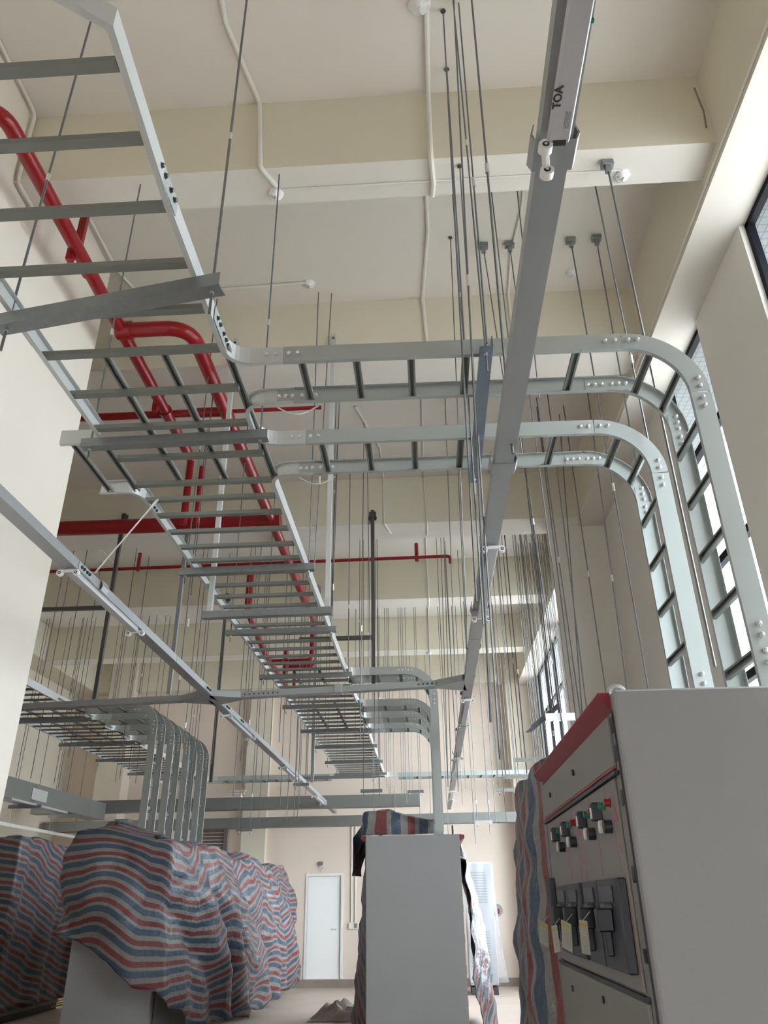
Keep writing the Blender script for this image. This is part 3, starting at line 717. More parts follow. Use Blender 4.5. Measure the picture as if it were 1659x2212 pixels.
for k, (p, z, s) in enumerate((((596, 418), ZB, .05), ((1343, 378), ZB, .05), ((905, 8), ZC, .07), ((668, 612), ZC, .05), ((1236, 588), ZC, .05), ((926, 1410), ZB, .05))):
    c = at(p[0], p[1], Z=z)
    lab = ['round plastic-wrapped white box under the first beam, left end of its cable line', 'torn plastic-wrapped box under the first beam near the right windows', 'round white box on the ceiling at the top of the photo',
           'small round box on the ceiling of the second bay at the cable bend', 'small round box on the second bay ceiling behind the right rods', 'round box on the underside of the beam far down the hall'][k]
    mb = MB(); n = 14
    mb.tube([(c.x, c.y, z), (c.x, c.y, z - .018), (c.x, c.y, z - s * .7), (c.x, c.y, z - s)], [s * 1.15, s * 1.1, s * .8, s * .25], n)
    t = mb.build('junction_box', M_WHITE, None, True); tag(t, lab, 'junction box')
    for i, vv in enumerate(t.data.vertices): vv.co += V((math.sin(i * 2.3) * .008, math.cos(i * 1.7) * .008, math.sin(i) * .004 if vv.co.z < z - .01 else 0))
pl = [at(70, 250, Z=ZC)]
conduit('white conduit following the left wall and looping around the first beam end', [(-2.93, 2.2, zc), (-2.93, 3.80, zc), (-2.93, 3.826, ZB - .01), (-2.93, 4.18, ZB - .01), (-2.93, 4.19, zc), (-2.9, 5.5, zc), (-2.80, 5.83, zc), (-2.0, 5.83, zc), (-1.0, 5.79, zc)], .014, .08)
conduit('conduit line on the ceiling of the third bay', [(-.75, 8.0, zc), (-.5, 9.0, zc), (-.5, 9.88, zc), (-.5, 9.88, ZB), (-.42, 10.2, ZB - .01)], .014)
conduit('white conduit running down the far bays above the central ladders', [(.1, 6.6, zc), (.1, 9.88, zc), (.12, 9.88, ZB), (.12, 10.3, ZB - .01)], .012)
conduit('white conduit crossing the fifth ceiling bay', [(.1, 10.45, zc), (.12, 12.95, zc), (.13, 12.95, ZB), (.13, 13.4, ZB - .01)], .012)
conduit('white conduit crossing the last ceiling bays', [(.13, 13.5, zc), (.12, 16.08, zc), (.12, 16.08, ZB), (.12, 16.3, ZB - .01)], .012)
conduit('pair of thin cables along the inner face of the right edge beam', [(2.262, -2, ZE + .05), (2.262, 9.6, ZE + .05), (2.262, 9.88, ZE + .03), (1.93, 9.885, ZE + .04), (1.9, 9.885, ZE - .1)], .011)
conduit('conduit under the right end of the ceiling in the second bay', [(1.02, 4.2, zc), (1.05, 5.0, zc), (1.0, 5.5, zc), (1.02, 6.1, zc), (1.02, 6.108, ZB), (1.02, 6.4, ZB - .01)], .011)
for k, (x0, y0, x1, y1) in enumerate(((148, 1340, 165, 1355), (232, 1316, 258, 1330), (255, 1330, 285, 1358), (343, 1325, 373, 1360))):
    a, b = at(x0 - 60 + 0, y0, Z=ZC), at(x1 - 60, y1, Z=ZC)
conduit('short conduit elbow on the ceiling of the left bay', [at(170, 1290, Z=ZC), at(172, 1316, Z=ZC), at(188, 1333, Z=ZC)], .012)
conduit('conduit line on the left bay ceiling behind the strut post', [at(198, 1334, Z=ZC), at(226, 1360, Z=ZC)], .012)
conduit('straight conduit on the ceiling left of the main ladder', [at(340, 1325, Z=ZC), at(372, 1362, Z=ZC)], .012)
conduit('conduit elbow on the ceiling over the thin red pipe', [at(213, 1188, Z=ZC), at(222, 1190, Z=ZC), at(245, 1215, Z=ZC)], .012)
# crack in the paint beside the edge beam
mb = MB(); pts = [at(1500 + dx, 190 + dy, Y=3.832) for dx, dy in ((0, 0), (10, 25), (20, 50), (26, 85))]
mb.tube(pts, .006, 5).build('surface_crack', M_DIRT); tag(bpy.data.objects['surface_crack'], 'dark crack running down the beam corner near the right edge beam', 'crack')

# ------------------------------------------------------------------ single threaded rods
def rod(lab, x, y, z0, z1, group, r=.0055, coup=None, x1=None, box=False, cap=False):
    t = thing('threaded_rod', lab, 'threaded rod', (x, y, z0), group)
    x1 = x if x1 is None else x1
    MB().tube([(x, y, z0), (x1, y, z1)], r, 6).build('rod', M_ROD, t, True)
    def px(z): return x + (x1 - x) * (z - z0) / (z1 - z0)
    c = MB()
    if coup:
        for z in coup:
            q = px(z); c.tube([(q, y, z), (q, y, z + .055)], r + .0045, 6); c.tube([(q, y, z - .008), (q, y, z)], r + .0065, 6); c.tube([(q, y, z + .055), (q, y, z + .063)], r + .0065, 6)
        c.build('coupler', M_NUT, t)
    if box:
        b = MB().bbox((x1 - .045, y - .03, z1 - .055), (x1 + .045, y + .03, z1), .004); b.bbox((x1 - .02, y - .022, z1 - .11), (x1 + .02, y + .022, z1 - .055), .003)
        b.build('anchor_bracket', M_ANGLE, t)
    elif cap:
        b = MB().tube([(x1, y, z1 - .02), (x1, y, z1 - .012), (x1, y, z1)], [.012, .02, .012], 10); b.build('anchor_nut', M_DARK, t)
    return t
def rod_px(lab, top, bot, group, Z=ZC, Y=None, zt=None, **k):
    """rod whose top sits at a pixel on the ceiling (Z) or at depth Y, its foot on a lower pixel"""
    if Y is None: T = at(top[0], top[1], Z=Z); Y = T.y
    else: T = at(top[0], top[1], Y=Y)
    B = at(bot[0], bot[1], Y=Y)
    z1 = T.z if zt is None else zt
    x1 = B.x + (T.x - B.x) * (z1 - B.z) / (T.z - B.z)
    return rod(lab, B.x, Y, B.z, z1, group, x1=x1, **k)
GR = 'long threaded rods in the cluster left of the right trunking'
labA = 'long thin threaded rod in the cluster just left of the right trunking'
rod_px('long rod with the topmost anchor nut in the photo, left of the right trunking', (957, 22), (1029, 1300), GR, cap=True)
rod_px('long rod anchored just below the topmost anchor nut left of the right trunking', (965, 148), (1044, 1350), GR, cap=True)
rod_px('rod anchored under the first beam left of the right trunking', (993, 357), (1080, 1640), GR, Z=ZB, cap=True)
rod_px('rod anchored midway in the second ceiling bay left of the trunking', (973, 512), (1010, 1400), GR, cap=True)
rod_px(labA, (980, 0), (1060, 1560), GR, Y=2.95, zt=ZC, coup=[4.4])
rod_px(labA, (990, 0), (1052, 742), GR, Y=3.18, zt=ZC, coup=[5.4])
rod_px(labA, (1019, 0), (1108, 980), GR, Y=3.05, zt=ZC, coup=[5.35], r=.007)
rod_px(labA, (1062, 420), (1130, 1000), GR, Y=4.5, zt=ZC)
rod_px(labA, (1118, 420), (1165, 860), GR, Y=4.5, zt=ZC)
GRB = 'rods on anchor brackets before the right windows'
rod_px('rod on a dark anchor bracket on the ceiling just left of the right trunking', (1043, 527), (1100, 900), GRB, box=True)
rod_px('rod on a dark anchor bracket seen right beside the right trunking', (1100, 524), (1190, 1200), GRB, box=True)
rod_px('rod on the left of the two brackets right of the trunking', (1232, 515), (1420, 1600), GRB, box=True, r=.0065, coup=[4.5])
rod_px('rod on the right of the two brackets right of the trunking', (1287, 510), (1460, 1480), GRB, box=True, r=.0065)
rod_px('bright rod on a grey box anchor under the first beam, far right', (1310, 350), (1545, 1440), GRB, Z=ZB, box=True, r=.0075, coup=[4.35])
rod_px('rod behind the first beam going down to the right', (1287, 407), (1510, 1480), GRB, Y=4.3, zt=ZC, r=.0065, coup=[4.9])
rod('black sloping rod end beside the nearest lamp fitting', .20, 1.62, 4.9, 6.0, GRB, x1=.12)
bpy.data.objects[-1] if False else None
GS = 'rods rising past the front branch ladders'
for (t, b, Y, c) in (((1262, 792), (1374, 1640), 7.6, 4.6), ((1215, 862), (1330, 1640), 8.2, 4.9), ((1206, 868), (1265, 1640), 8.4, None), ((1160, 868), (1267, 1640), 8.0, 5.0),
                     ((1128, 960), (1225, 1640), 7.4, 5.2), ((1185, 870), (1281, 1640), 7.9, None)):
    rod_px('zinc rod rising behind the front branch ladders towards the right windows', t, b, GS, Y=Y, zt=ZC, coup=[c] if c else None, r=.007)
GT = 'rods seen in front of the middle beams'
for (t, b, Y, c) in (((712, 700), (678, 1240), 5.98, 5.0), ((735, 800), (718, 1330), 7.6, 4.6), ((729, 940), (712, 1400), 8.5, None), ((786, 960), (778, 1600), 8.4, 4.4), ((793, 960), (800, 1420), 8.6, None),
                     ((812, 1190), (808, 1600), 10.8, None), ((755, 1160), (752, 1420), 10.0, 4.6), ((963, 905), (985, 1500), 7.9, None), ((990, 1030), (1012, 1500), 9.2, None), ((958, 1140), (975, 1690), 10.6, None), ((952, 1160), (968, 1700), 10.7, None), ((960, 1190), (990, 1700), 11.2, None)):
    rod_px('thin rod hanging between the main ladder and the right trunking', t, b, GT, Y=Y, zt=ZC if Y < 9.5 or Y > 10.5 else ZB, coup=[c] if c else None)
def rvert(lab, xp, yp, Y, zb, group, r=.006, coup=None):
    p = at(xp, yp, Y=Y); rod(lab, p.x, Y, zb, ztop(Y), group, r=r, coup=coup)
G1 = 'bundle of rods before the far right windows'
rr = random.Random(3)
for k in range(26):
    xp = 1132 + k * 3.55 + rr.uniform(-1.5, 1.5); Y = rr.choice((10.6, 10.9, 11.3, 11.6, 12.0, 12.4))
    rvert('zinc rod in the dense bundle hanging before the far right windows', xp, 1400, Y, rr.uniform(2.6, 3.6), G1, r=.0055, coup=[rr.uniform(3.5, 5)] if k % 4 == 0 else None)
for xp, Y, zb in ((1068, 11.5, 2.6), (1082, 12, 3.2), (1093, 12.3, 3.3), (1110, 10.6, 3.3), (1118, 11.2, 3.2), (1034, 13.8, 2.6), (1047, 14.1, 2.8), (1056, 14.6, 3.5), (1075, 13.9, 3.5), (1100, 14.8, 3.4)):
    rvert('rod hanging between the right trunking and the far windows', xp, 1450, Y, zb, 'rods between the right trunking and the far windows', coup=[4.6] if Y < 12 else None)
for xp, Y, zb in ((862, 13.9, 3.3), (867, 14.5, 3.3), (871, 14.5, 3.2), (832, 14.0, 3.4), (837, 15.2, 3.4), (840, 15.0, 3.4), (897, 13.8, 2.9), (847, 17.0, 3.3), (816, 14.2, 3.4), (806, 13.7, 2.9), (884, 17.2, 3.6), (951, 13.9, 2.6), (955, 11.8, 3.2), (975, 12.2, 3.1), (982, 13.9, 3.1), (990, 14.3, 3.4), (1003, 12.6, 2.4), (918, 17.4, 3.3), (928, 14.0, 3.2)):
    rvert('thin rod hanging above and behind the central cabinet', xp, 1430, Y, zb, 'rods above and behind the central cabinet')
for xp, Y, zb in ((96, 10.8, 4.3), (112, 11.4, 3.3), (143, 11.0, 4.3), (161, 14.2, 3.6), (171, 14.6, 3.6), (181, 12.6, 3.8), (190, 15.0, 3.6), (254, 14.2, 4.3), (258, 11.9, 4.3), (264, 14.6, 4.3), (289, 12.4, 3.9), (284, 15.5, 3.8), (292, 15.1, 3.8), (308, 13.9, 3.8), (325, 14.9, 3.7), (345, 15.4, 3.7), (82, 13.8, 3.3), (133, 15.1, 3.6), (355, 15.6, 3.6)):
    rvert('thin rod hanging down in the left bay beyond the white wall', xp, 1440, Y, zb, 'rods hanging in the left bay', r=.006)
for xp, Y, zb in ((384, 8.4, 3.7), (389, 6.6, 4.2), (408, 11.0, 3.6), (418, 11.3, 3.5), (430, 12.0, 2.9), (436, 12.6, 3.5), (470, 12.4, 3.6), (520, 10.6, 2.9), (530, 10.9, 3.4), (543, 10.9, 3.6), (563, 12.9, 3.4), (575, 14.0, 2.9), (590, 13.0, 3.4), (608, 11.2, 3.7), (616, 14.2, 3.2), (631, 13.9, 2.9), (645, 12.7, 2.8), (652, 12.8, 2.8), (655, 15.1, 3.3), (667, 15.5, 3.5), (690, 14.2, 4.3), (704, 14.9, 4.3), (745, 16.8, 4.3), (768, 14.2, 4.3)):
    rvert('thin rod hanging between the left trunking and the main ladder', xp, 1500, Y, zb, 'rods between the left trunking and the main ladder', coup=[3.9] if Y < 11.2 else None)
# long lean rod bracing the left trunking
p, q = at(205, 1238, Y=4.75), at(342, 1078, Y=4.65)
t = thing('brace_rod', 'thin slanting rod tying the left trunking up to the main ladder rail', 'rod', p)
MB().tube([p, q], .006, 6).build('rod', M_NUT, t, True); MB().tube([q + (p - q) * .02, q + (p - q) * .12], .010, 6).build('coupler', M_NUT, t)

# empty hanger bars waiting for trays
GE = 'empty hanger bars waiting for trays'
def ebar(lab, x0, x1, yp, Y, up, a=.045, m=M_ANGLE, dy=0.0):
    p, q = at(x0, yp, Y=Y), at(x1, yp + dy, Y=Y); z = (p.z + q.z) / 2
    hanger(lab, (p.x, Y, z), (q.x, Y, z), (ztop(Y), ztop(Y)), GE, m=m, a=a, coup=up, inset=.04, zlow=.05)
ebar('small dark empty hanger bar under the cross trunking, above the tarped left cabinets', 510, 545, 1796, 12.6, .5)
ebar('empty hanger bar left of the central vertical ladder, under the main ladder', 779, 826, 1712, 11.5, .9)
ebar('empty hanger bar just left of the central vertical ladder', 880, 915, 1713, 13.9, None)
ebar('grey empty hanger bar between the right trunking and the far windows', 1072, 1124, 1710, 11.6, None, m=M_GALVL)
ebar('low grey empty hanger bar right of the right trunking', 1026, 1064, 1779, 13.2, .3, m=M_GALVL)
ebar('upper grey empty hanger bar in front of the far right windows', 1111, 1183, 1645, 10.6, None, m=M_GALVL)
ebar('grey empty hanger bar above the right cabinets tarp at the far windows', 1086, 1145, 1682, 11.2, None, m=M_GALVL)
ebar('lower left empty hanger bar by the far trays', 634, 668, 1698, 13.0, None)
t = thing('loose_angle_bars', 'loose dark angle bars with a bright flat bar slung before the right windows', 'steel bars', at(1180, 1560, Y=8.6))
p, q = at(1142, 1582, Y=8.4), at(1203, 1530, Y=9.6)
MB().sweep([p, q], angle_prof(.07, .006), up=(0, 0, 1)).build('angle_bar', M_BLUEANG, t)
p, q = at(1178, 1548, Y=8.6), at(1252, 1562, Y=8.2)
MB().box((p.x, p.y - .02, p.z - .05), (q.x + .05, p.y + .02, p.z + .03)).build('flat_bar', M_NUT, t)
for q_ in (p + V((.08, 0, 0)), q - V((.03, 0, 0)), at(1196, 1536, Y=9.4)): MB().tube([(q_.x, q_.y, q_.z - .06), (q_.x, q_.y, ztop(q_.y))], .007, 6).build('rod', M_ROD, t, True)

# ------------------------------------------------------------------ cable ducts at the far end
def duct(lab, a, b, w, h, joints=(), lid=True):
    a, b = V(a), V(b); t = thing('cable_duct', lab, 'cable duct', a, 'solid cable ducts at the far end')
    MB().sweep([a, b], [(-w / 2, 0), (-w / 2, h), (w / 2, h), (w / 2, 0)], up=(0, 0, 1)).build('body', M_DUCT, t)
    d = (b - a).normalized(); n = V((-d.y, d.x, 0))
    for j in joints:
        c = a + (b - a) * j; mb = MB()
        mb.sweep([c - d * .004, c + d * .004], [(-w / 2 - .004, -.004), (-w / 2 - .004, h + .004), (w / 2 + .004, h + .004), (w / 2 + .004, -.004)], up=(0, 0, 1))
        for s in (-1, 1):
            for k in range(4):
                for zz in (.05, h - .05): bolt_on(mb, c + d * (k - 1.5) * .05 + n * s * w / 2 + V((0, 0, zz)), n * s, .6)
        mb.build('joint', M_DUCT, t)
    return t
M_DUCT = mat('duct_grey', (0.20, 0.205, 0.195), 0.5, metal=0.2, noise=0.1, nscale=3)
duct('upper solid cable duct crossing the far end, ending left of the central vertical ladder', (-8.6, 17.3, 3.43), (-.2, 17.15, 3.43), .3, .24, (.45, .7, .93))
duct('lower long solid cable duct crossing the whole far end', (-8.9, 18.6, 3.17), (2.05, 18.2, 3.17), .3, .21, (.4, .62, .9))
dl = duct('solid cable duct running lengthwise in the left bay with a torn open side', (-7.25, 11.5, 3.27), (-7.1, 17.1, 3.27), .34, .33, (.45,))
MB().box((-7.03, 13.2, 3.24), (-6.98, 15.4, 3.27)).build('lip', M_GALVL, dl)
pnl = MB().box((-7.02, 13.9, 3.33), (-7.0, 15.6, 3.52)).build('cover_plate', M_GALVL, dl)
for y in (12.6, 14.1, 15.7): MB().box((-7.5, y, 3.2), (-6.9, y + .05, 3.262)).build('support_bar', M_ANGLE, dl)
t = thing('wall_tray', 'thin white conduit tray along the left bay below the duct', 'conduit tray', (-7.6, 14, 2.95))
MB().box((-7.7, 12.5, 2.95), (-7.64, 19.0, 3.0)).build('tray', M_PVC, t)
for y in (13.2, 14.6, 16.2, 17.4):
    MB().tube([(-7.67, y, 2.93), (-7.67, y, ztop(y))], .005, 6).build('rod', M_ROD, t)
t = tag(MB().box((-6.35, 16.2, .2), (-6.08, 16.5, 3.2)).build('steel_column', M_DUCT), 'dark grey steel column standing in the left bay behind the tarped cabinets', 'column')
t = thing('strip_cluster', 'cluster of white strips near the far left duct', 'lamp', at(520, 1715, Y=16))  # plain white strips hung on a rod, no emission
p = at(505, 1716, Y=16)
MB().tube([(p.x, 15.95, p.z), (p.x, 15.95, ZC)], .005, 6).build('rod', M_ROD, t)
for k in range(3):
    p = at(488 + 4 * k, 1722 - 6 * k, Y=15.9 + .1 * k); MB().box((p.x, p.y, p.z), (p.x + .33, p.y + .05, p.z + .02)).build('white_strip', M_WHITE, t)
# wall things at the far end
t = thing('conduit_drop', 'white conduit dropping down the far wall to a switch box right of the door', 'conduit', (-1.84, FAR, 1.2))
for dx in (0, .09): MB().tube([(-1.84 + dx, FAR - .02, 3.4), (-1.84 + dx, FAR - .02, 1.25)], .016, 8).build('conduit', M_PVC, t, True)
MB().bbox((-1.9, FAR - .05, 1.12), (-1.68, FAR, 1.25), .008).build('switch_box', M_PVC, t)
MB().box((-1.78, FAR - .055, 1.14), (-1.70, FAR - .05, 1.23)).build('socket', M_DIRT, t)
t = thing('wall_lamp', 'small grey wall box with dangling wire above the door', 'wall box', (-2.55, FAR, 2.45))
MB().bbox((-2.62, FAR - .05, 2.42), (-2.5, FAR, 2.50), .01).build('box', M_ANGLE, t)
MB().tube([(-2.56, FAR - .03, 2.42), (-2.62, FAR - .03, 2.36), (-2.56, FAR - .04, 2.28), (-2.52, FAR - .03, 2.38)], .005, 5).build('wire', M_BLK, t)
t = thing('alarm_box', 'round grey-red alarm box on the far wall right of the wrapped cabinet', 'alarm', (1.42, FAR, 1.45))
MB().tube([(1.42, FAR, 1.45), (1.42, FAR - .06, 1.45)], .13, 18).build('base', M_ANGLE, t, True); MB().bbox((1.36, FAR - .1, 1.38), (1.48, FAR - .06, 1.48), .01).build('red_cover', M_REDB, t)

# ------------------------------------------------------------------ switch cabinets
def cabinet(lab, x0, x1, y0, y1, h=2.3, group='grey low-voltage switch cabinets', trims=(1, 0), plinth=.1):
    t = thing('switch_cabinet', lab, 'electrical cabinet', ((x0 + x1) / 2, y0, 0), group)
    MB().box((x0 + .02, y0 + .02, 0), (x1 - .02, y1 - .02, plinth)).build('plinth', M_DARK, t)
    MB().bbox((x0, y0 + .061, plinth), (x1, y1, h - .012), .004).build('body', M_CABF, t)
    MB().bbox((x0, y0, plinth + .01), (x1, y0 + .058, h), .008).build('side_panel', M_CAB, t)
    MB().bbox((x0, y0 + .061, h - .012), (x1, y1, h), .003).build('top_plate', M_CAB, t)
    for s, on in ((-1, trims[0]), (1, trims[1])):
        if not on: continue
        x = x0 if s < 0 else x1
        MB().prism([(x, h + .004), (x + s * .055, h - .004), (x + s * .06, h - .03), (x, h - .075)], 1, y0 + .05, y1).build('red_trim', M_TRIMRED, t)
    return t
# ---- right foreground row
RC = cabinet('large grey switch cabinet in the right foreground with open breaker front', .70, 1.72, 2.87, 5.0, trims=(0, 0))
x = .70
tr = MB(); tr.prism([(x, 2.305), (x - .045, 2.305), (x - .05, 2.295), (x, 2.235)], 1, 2.94, 4.98); tr.build('red_trim', M_TRIMRED, RC)
def fpl(y0, y1, z0, z1, d=.012, m=M_CABF, name='door', par=None, c=.003):
    return MB().bbox((x - d, y0, z0), (x, y1, z1), c).build(name, m, par or RC)
updoor = fpl(2.99, 4.95, 2.045, 2.225, .014); fpl(2.99, 4.95, 2.035, 2.043, .016, M_LINE, 'red_busbar_line')
MB().box((x - .02, 2.96, 2.012), (x, 4.95, 2.026)).build('door_gap', M_BLK, RC)
mid = fpl(3.03, 4.95, 1.325, 2.008, .010, M_PANEL, 'mimic_panel')
low = fpl(2.99, 4.95, .14, 1.300, .014, M_CABF, 'door')
MB().box((x - .016, 2.99, 1.302), (x, 4.95, 1.318)).build('door_gap', M_BLK, RC)
for z0, z1 in ((2.16, 2.215), (2.06, 2.113), (1.905, 1.958), (1.655, 1.708), (1.415, 1.458), (1.13, 1.18), (.7, .75)):
    MB().box((x - .004, 2.945, z0), (x + .0, 2.985, z1)).build('hinge', M_BLK, RC)
MB().box((x - .006, 2.925, .12), (x, 2.931, 2.235)).build('panel_seam', M_BLK, RC)
for y, z in ((3.81, 2.142), (4.60, 2.137)): MB().tube([(x - .012, y, z), (x - .022, y, z)], .014, 12).build('lock', M_BLK, updoor, True)
for y, z in ((4.53, 1.214), (3.74, 1.241)): MB().tube([(x - .012, y, z), (x - .022, y, z)], .014, 12).build('lock', M_BLK, low, True)
for k, (yc) in enumerate((3.25, 3.583, 4.06, 4.405)):
    zc_ = 1.934
    for dy_, m_, nm in ((0, M_GREEN, 'green_push_button'), (-.105, M_REDB, 'red_push_button')):
        MB().tube([(x - .008, yc + dy_, zc_), (x - .014, yc + dy_, zc_), (x - .0145, yc + dy_, zc_), (x - .034, yc + dy_, zc_)], [.018, .018, .0145, .0135], 14).build(nm, m_, mid, True)
    sw = MB().bbox((x - .05, yc + .06, 1.885), (x - .008, yc + .105, 1.955), .006).build('meter_box', M_BRK, mid)
    MB().box((x - .052, yc + .068, 1.895), (x - .05, yc + .097, 1.935)).build('meter_face', M_WHITE, sw)
    MB().tube([(x - .01, yc - .075, 1.852), (x - .04, yc - .075, 1.852)], .024, 14).build('selector_knob', M_BLK, mid, True)
    MB().tube([(x - .01, yc + .03, 1.86), (x - .035, yc + .03, 1.86)], .024, 14).build('indicator_ring', M_WHITE, mid, True)
    MB().tube([(x - .01, yc - .03, 1.86), (x - .037, yc - .03, 1.86)], .020, 14).build('indicator_ring', M_NUT, mid, True)
ln = MB()
for y in (3.12, 3.45, 3.80, 3.93, 4.22): ln.box((x - .0108, y - .002, 1.69), (x - .01, y + .002, 1.835))
for y in (3.215, 3.55, 4.02, 4.37): ln.box((x - .0108, y - .002, 1.955), (x - .01, y + .002, 2.0))
for y in (3.035 + .01, 3.81): ln.box((x - .0108, y - .002, 1.36), (x - .01, y + .002, 1.69))
ln.build('red_mimic_lines', M_LINE, mid)
tri = MB()
for y in (3.08, 3.87): tri.prism([(y - .03, 1.865), (y + .03, 1.865), (y, 1.915)], 0, x - .011, x - .01); tri.prism([(y - .008, 1.755), (y + .008, 1.755), (y, 1.79)], 0, x - .011, x - .01)
tri.build('red_arrow_print', M_LINE, mid)
for (y0, y1) in ((3.06, 3.43), (3.44, 3.765), (3.85, 4.19), (4.20, 4.545)):
    bk = MB().bbox((x - .045, y0, 1.375), (x - .008, y1, 1.675), .006).build('breaker', M_BRK, mid)
    w = y1 - y0
    MB().bbox((x - .052, y0 + w * .22, 1.595), (x - .045, y1 - w * .16, 1.652), .003).build('window', M_BRK2, bk)
    MB().bbox((x - .075, y0 + w * .30, 1.575), (x - .045, y0 + w * .55, 1.592), .004).build('lever', M_BRK2, bk)
    MB().bbox((x - .105, y0 + w * .34, 1.50), (x - .045, y0 + w * .48, 1.578), .006).build('handle', M_BLK, bk)
    MB().bbox((x - .07, y0 + w * .52, 1.42), (x - .045, y0 + w * .64, 1.56), .004).build('mechanism', M_BLK, bk)
fb = MB().bbox((x - .045, 4.80, 1.42), (x - .008, 4.93, 1.72), .006).build('breaker', M_BRK, mid)
for k, (yy, zz, tilt, tw) in enumerate(((3.40, 1.465, .05, .25), (3.83, 1.452, .30, .5), (4.62, 1.435, .38, .6), (4.22, 1.43, -.25, .9))):
    tg = thing('paper_tag', ['pale instruction card hanging from the nearest breaker', 'pale card with yellow band hanging from the second breaker', 'pale card with yellow band hanging lowest, nearest the tarp', 'narrow curled card hanging between the farther breakers'][k], 'paper tag', (x - .12, yy, zz + .07), 'instruction cards on the breakers')
    w_, h_ = (.062 if k < 3 else .03), .115
    def card(a0, a1, b0, b1, off, th=.0012):
        vs = []
        for (a, b) in ((a0, b0), (a1, b0), (a1, b1), (a0, b1)):
            yy2 = math.cos(tilt) * a - math.sin(tilt) * b; zz2 = math.sin(tilt) * a + math.cos(tilt) * b
            vs.append((x - .12 - off - math.sin(tw) * a, yy + math.cos(tw) * yy2 * 1.6, zz + .07 + zz2))
        vs += [(q[0] - th, q[1], q[2]) for q in vs]
        return MB().add(vs, [(0, 1, 2, 3), (4, 7, 6, 5), (0, 4, 5, 1), (1, 5, 6, 2), (2, 6, 7, 3), (3, 7, 4, 0)])
    cd = card(-w_ / 2, w_ / 2, -h_, 0, 0).build('card', M_PAPER, tg)
    card(-w_ / 2 + .001, w_ / 2 - .001, -.024, -.012, .0014).build('yellow_band', M_YEL, tg)
    pr = MB()
    for q in range(10):
        c_ = card(-w_ / 2 + .006, w_ / 2 - .006 - (q % 3) * .006, -.034 - q * .0075, -.0325 - q * .0075, .0014, .0004); pr.add(c_.v, c_.f)
    pr.build('printed_lines', mat('print_grey', (.25, .25, .27), .6), tg)
    MB().tube([(x - .12, yy, zz + .07), (x - .09, yy, zz + .10)], .002, 5).build('string', M_PAPER, tg)
ey = MB().tube(arc((1.0 - .27, 2.95, 2.3), .032, 0, 180, 10, 'xz'), .009, 8)
for sx in (-.032, .032): ey.tube([(.73 + sx, 2.95, 2.295), (.73 + sx, 2.95, 2.3)], .009, 8)
ey.build('lifting_eye', M_NUT, RC, True)
RC2 = cabinet('switch cabinet behind the right foreground one, hidden under striped tarpaulin', .72, 1.72, 5.02, 6.3, trims=(0, 0))

# ---- central row
CC = cabinet('plain grey end cabinet of the central row with red corner trims', -.74, .33, 9.42, 11.4, h=2.3, trims=(1, 1))
for s, xx in ((-1, -.74), (1, .33)):
    for k in range(7):
        z = .35 + k * .29; MB().box((xx - .004 if s < 0 else xx - .03, 9.47, z), (xx + .03 if s < 0 else xx + .004, 9.53, z + .08)).build('hinge', M_BLK, CC)
MB().tube([(.26, 9.5, 2.3), (.26, 9.5, 2.40)], .012, 8).build('lifting_stud', M_DARK, CC)
CC2 = cabinet('farther part of the central cabinet row under tarpaulin', -.72, .31, 11.42, 14.3, h=2.3, trims=(0, 0))
# ---- left row
LC = cabinet('grey end cabinet of the left row half covered by a striped tarpaulin', -4.42, -3.36, 10.45, 12.3, h=2.3, trims=(0, 0))
MB().box((-3.37, 10.56, .1), (-3.352, 10.575, 2.2)).build('panel_seam', M_BLK, LC)
LC2 = cabinet('rest of the left cabinet row hidden under the striped tarpaulin', -4.4, -3.38, 12.32, 18.3, h=2.25, trims=(0, 0))
LC3 = cabinet('dark cabinet at the left edge of the photo under its own tarpaulin', -8.4, -6.85, 13.4, 16.0, h=2.5, trims=(0, 0))

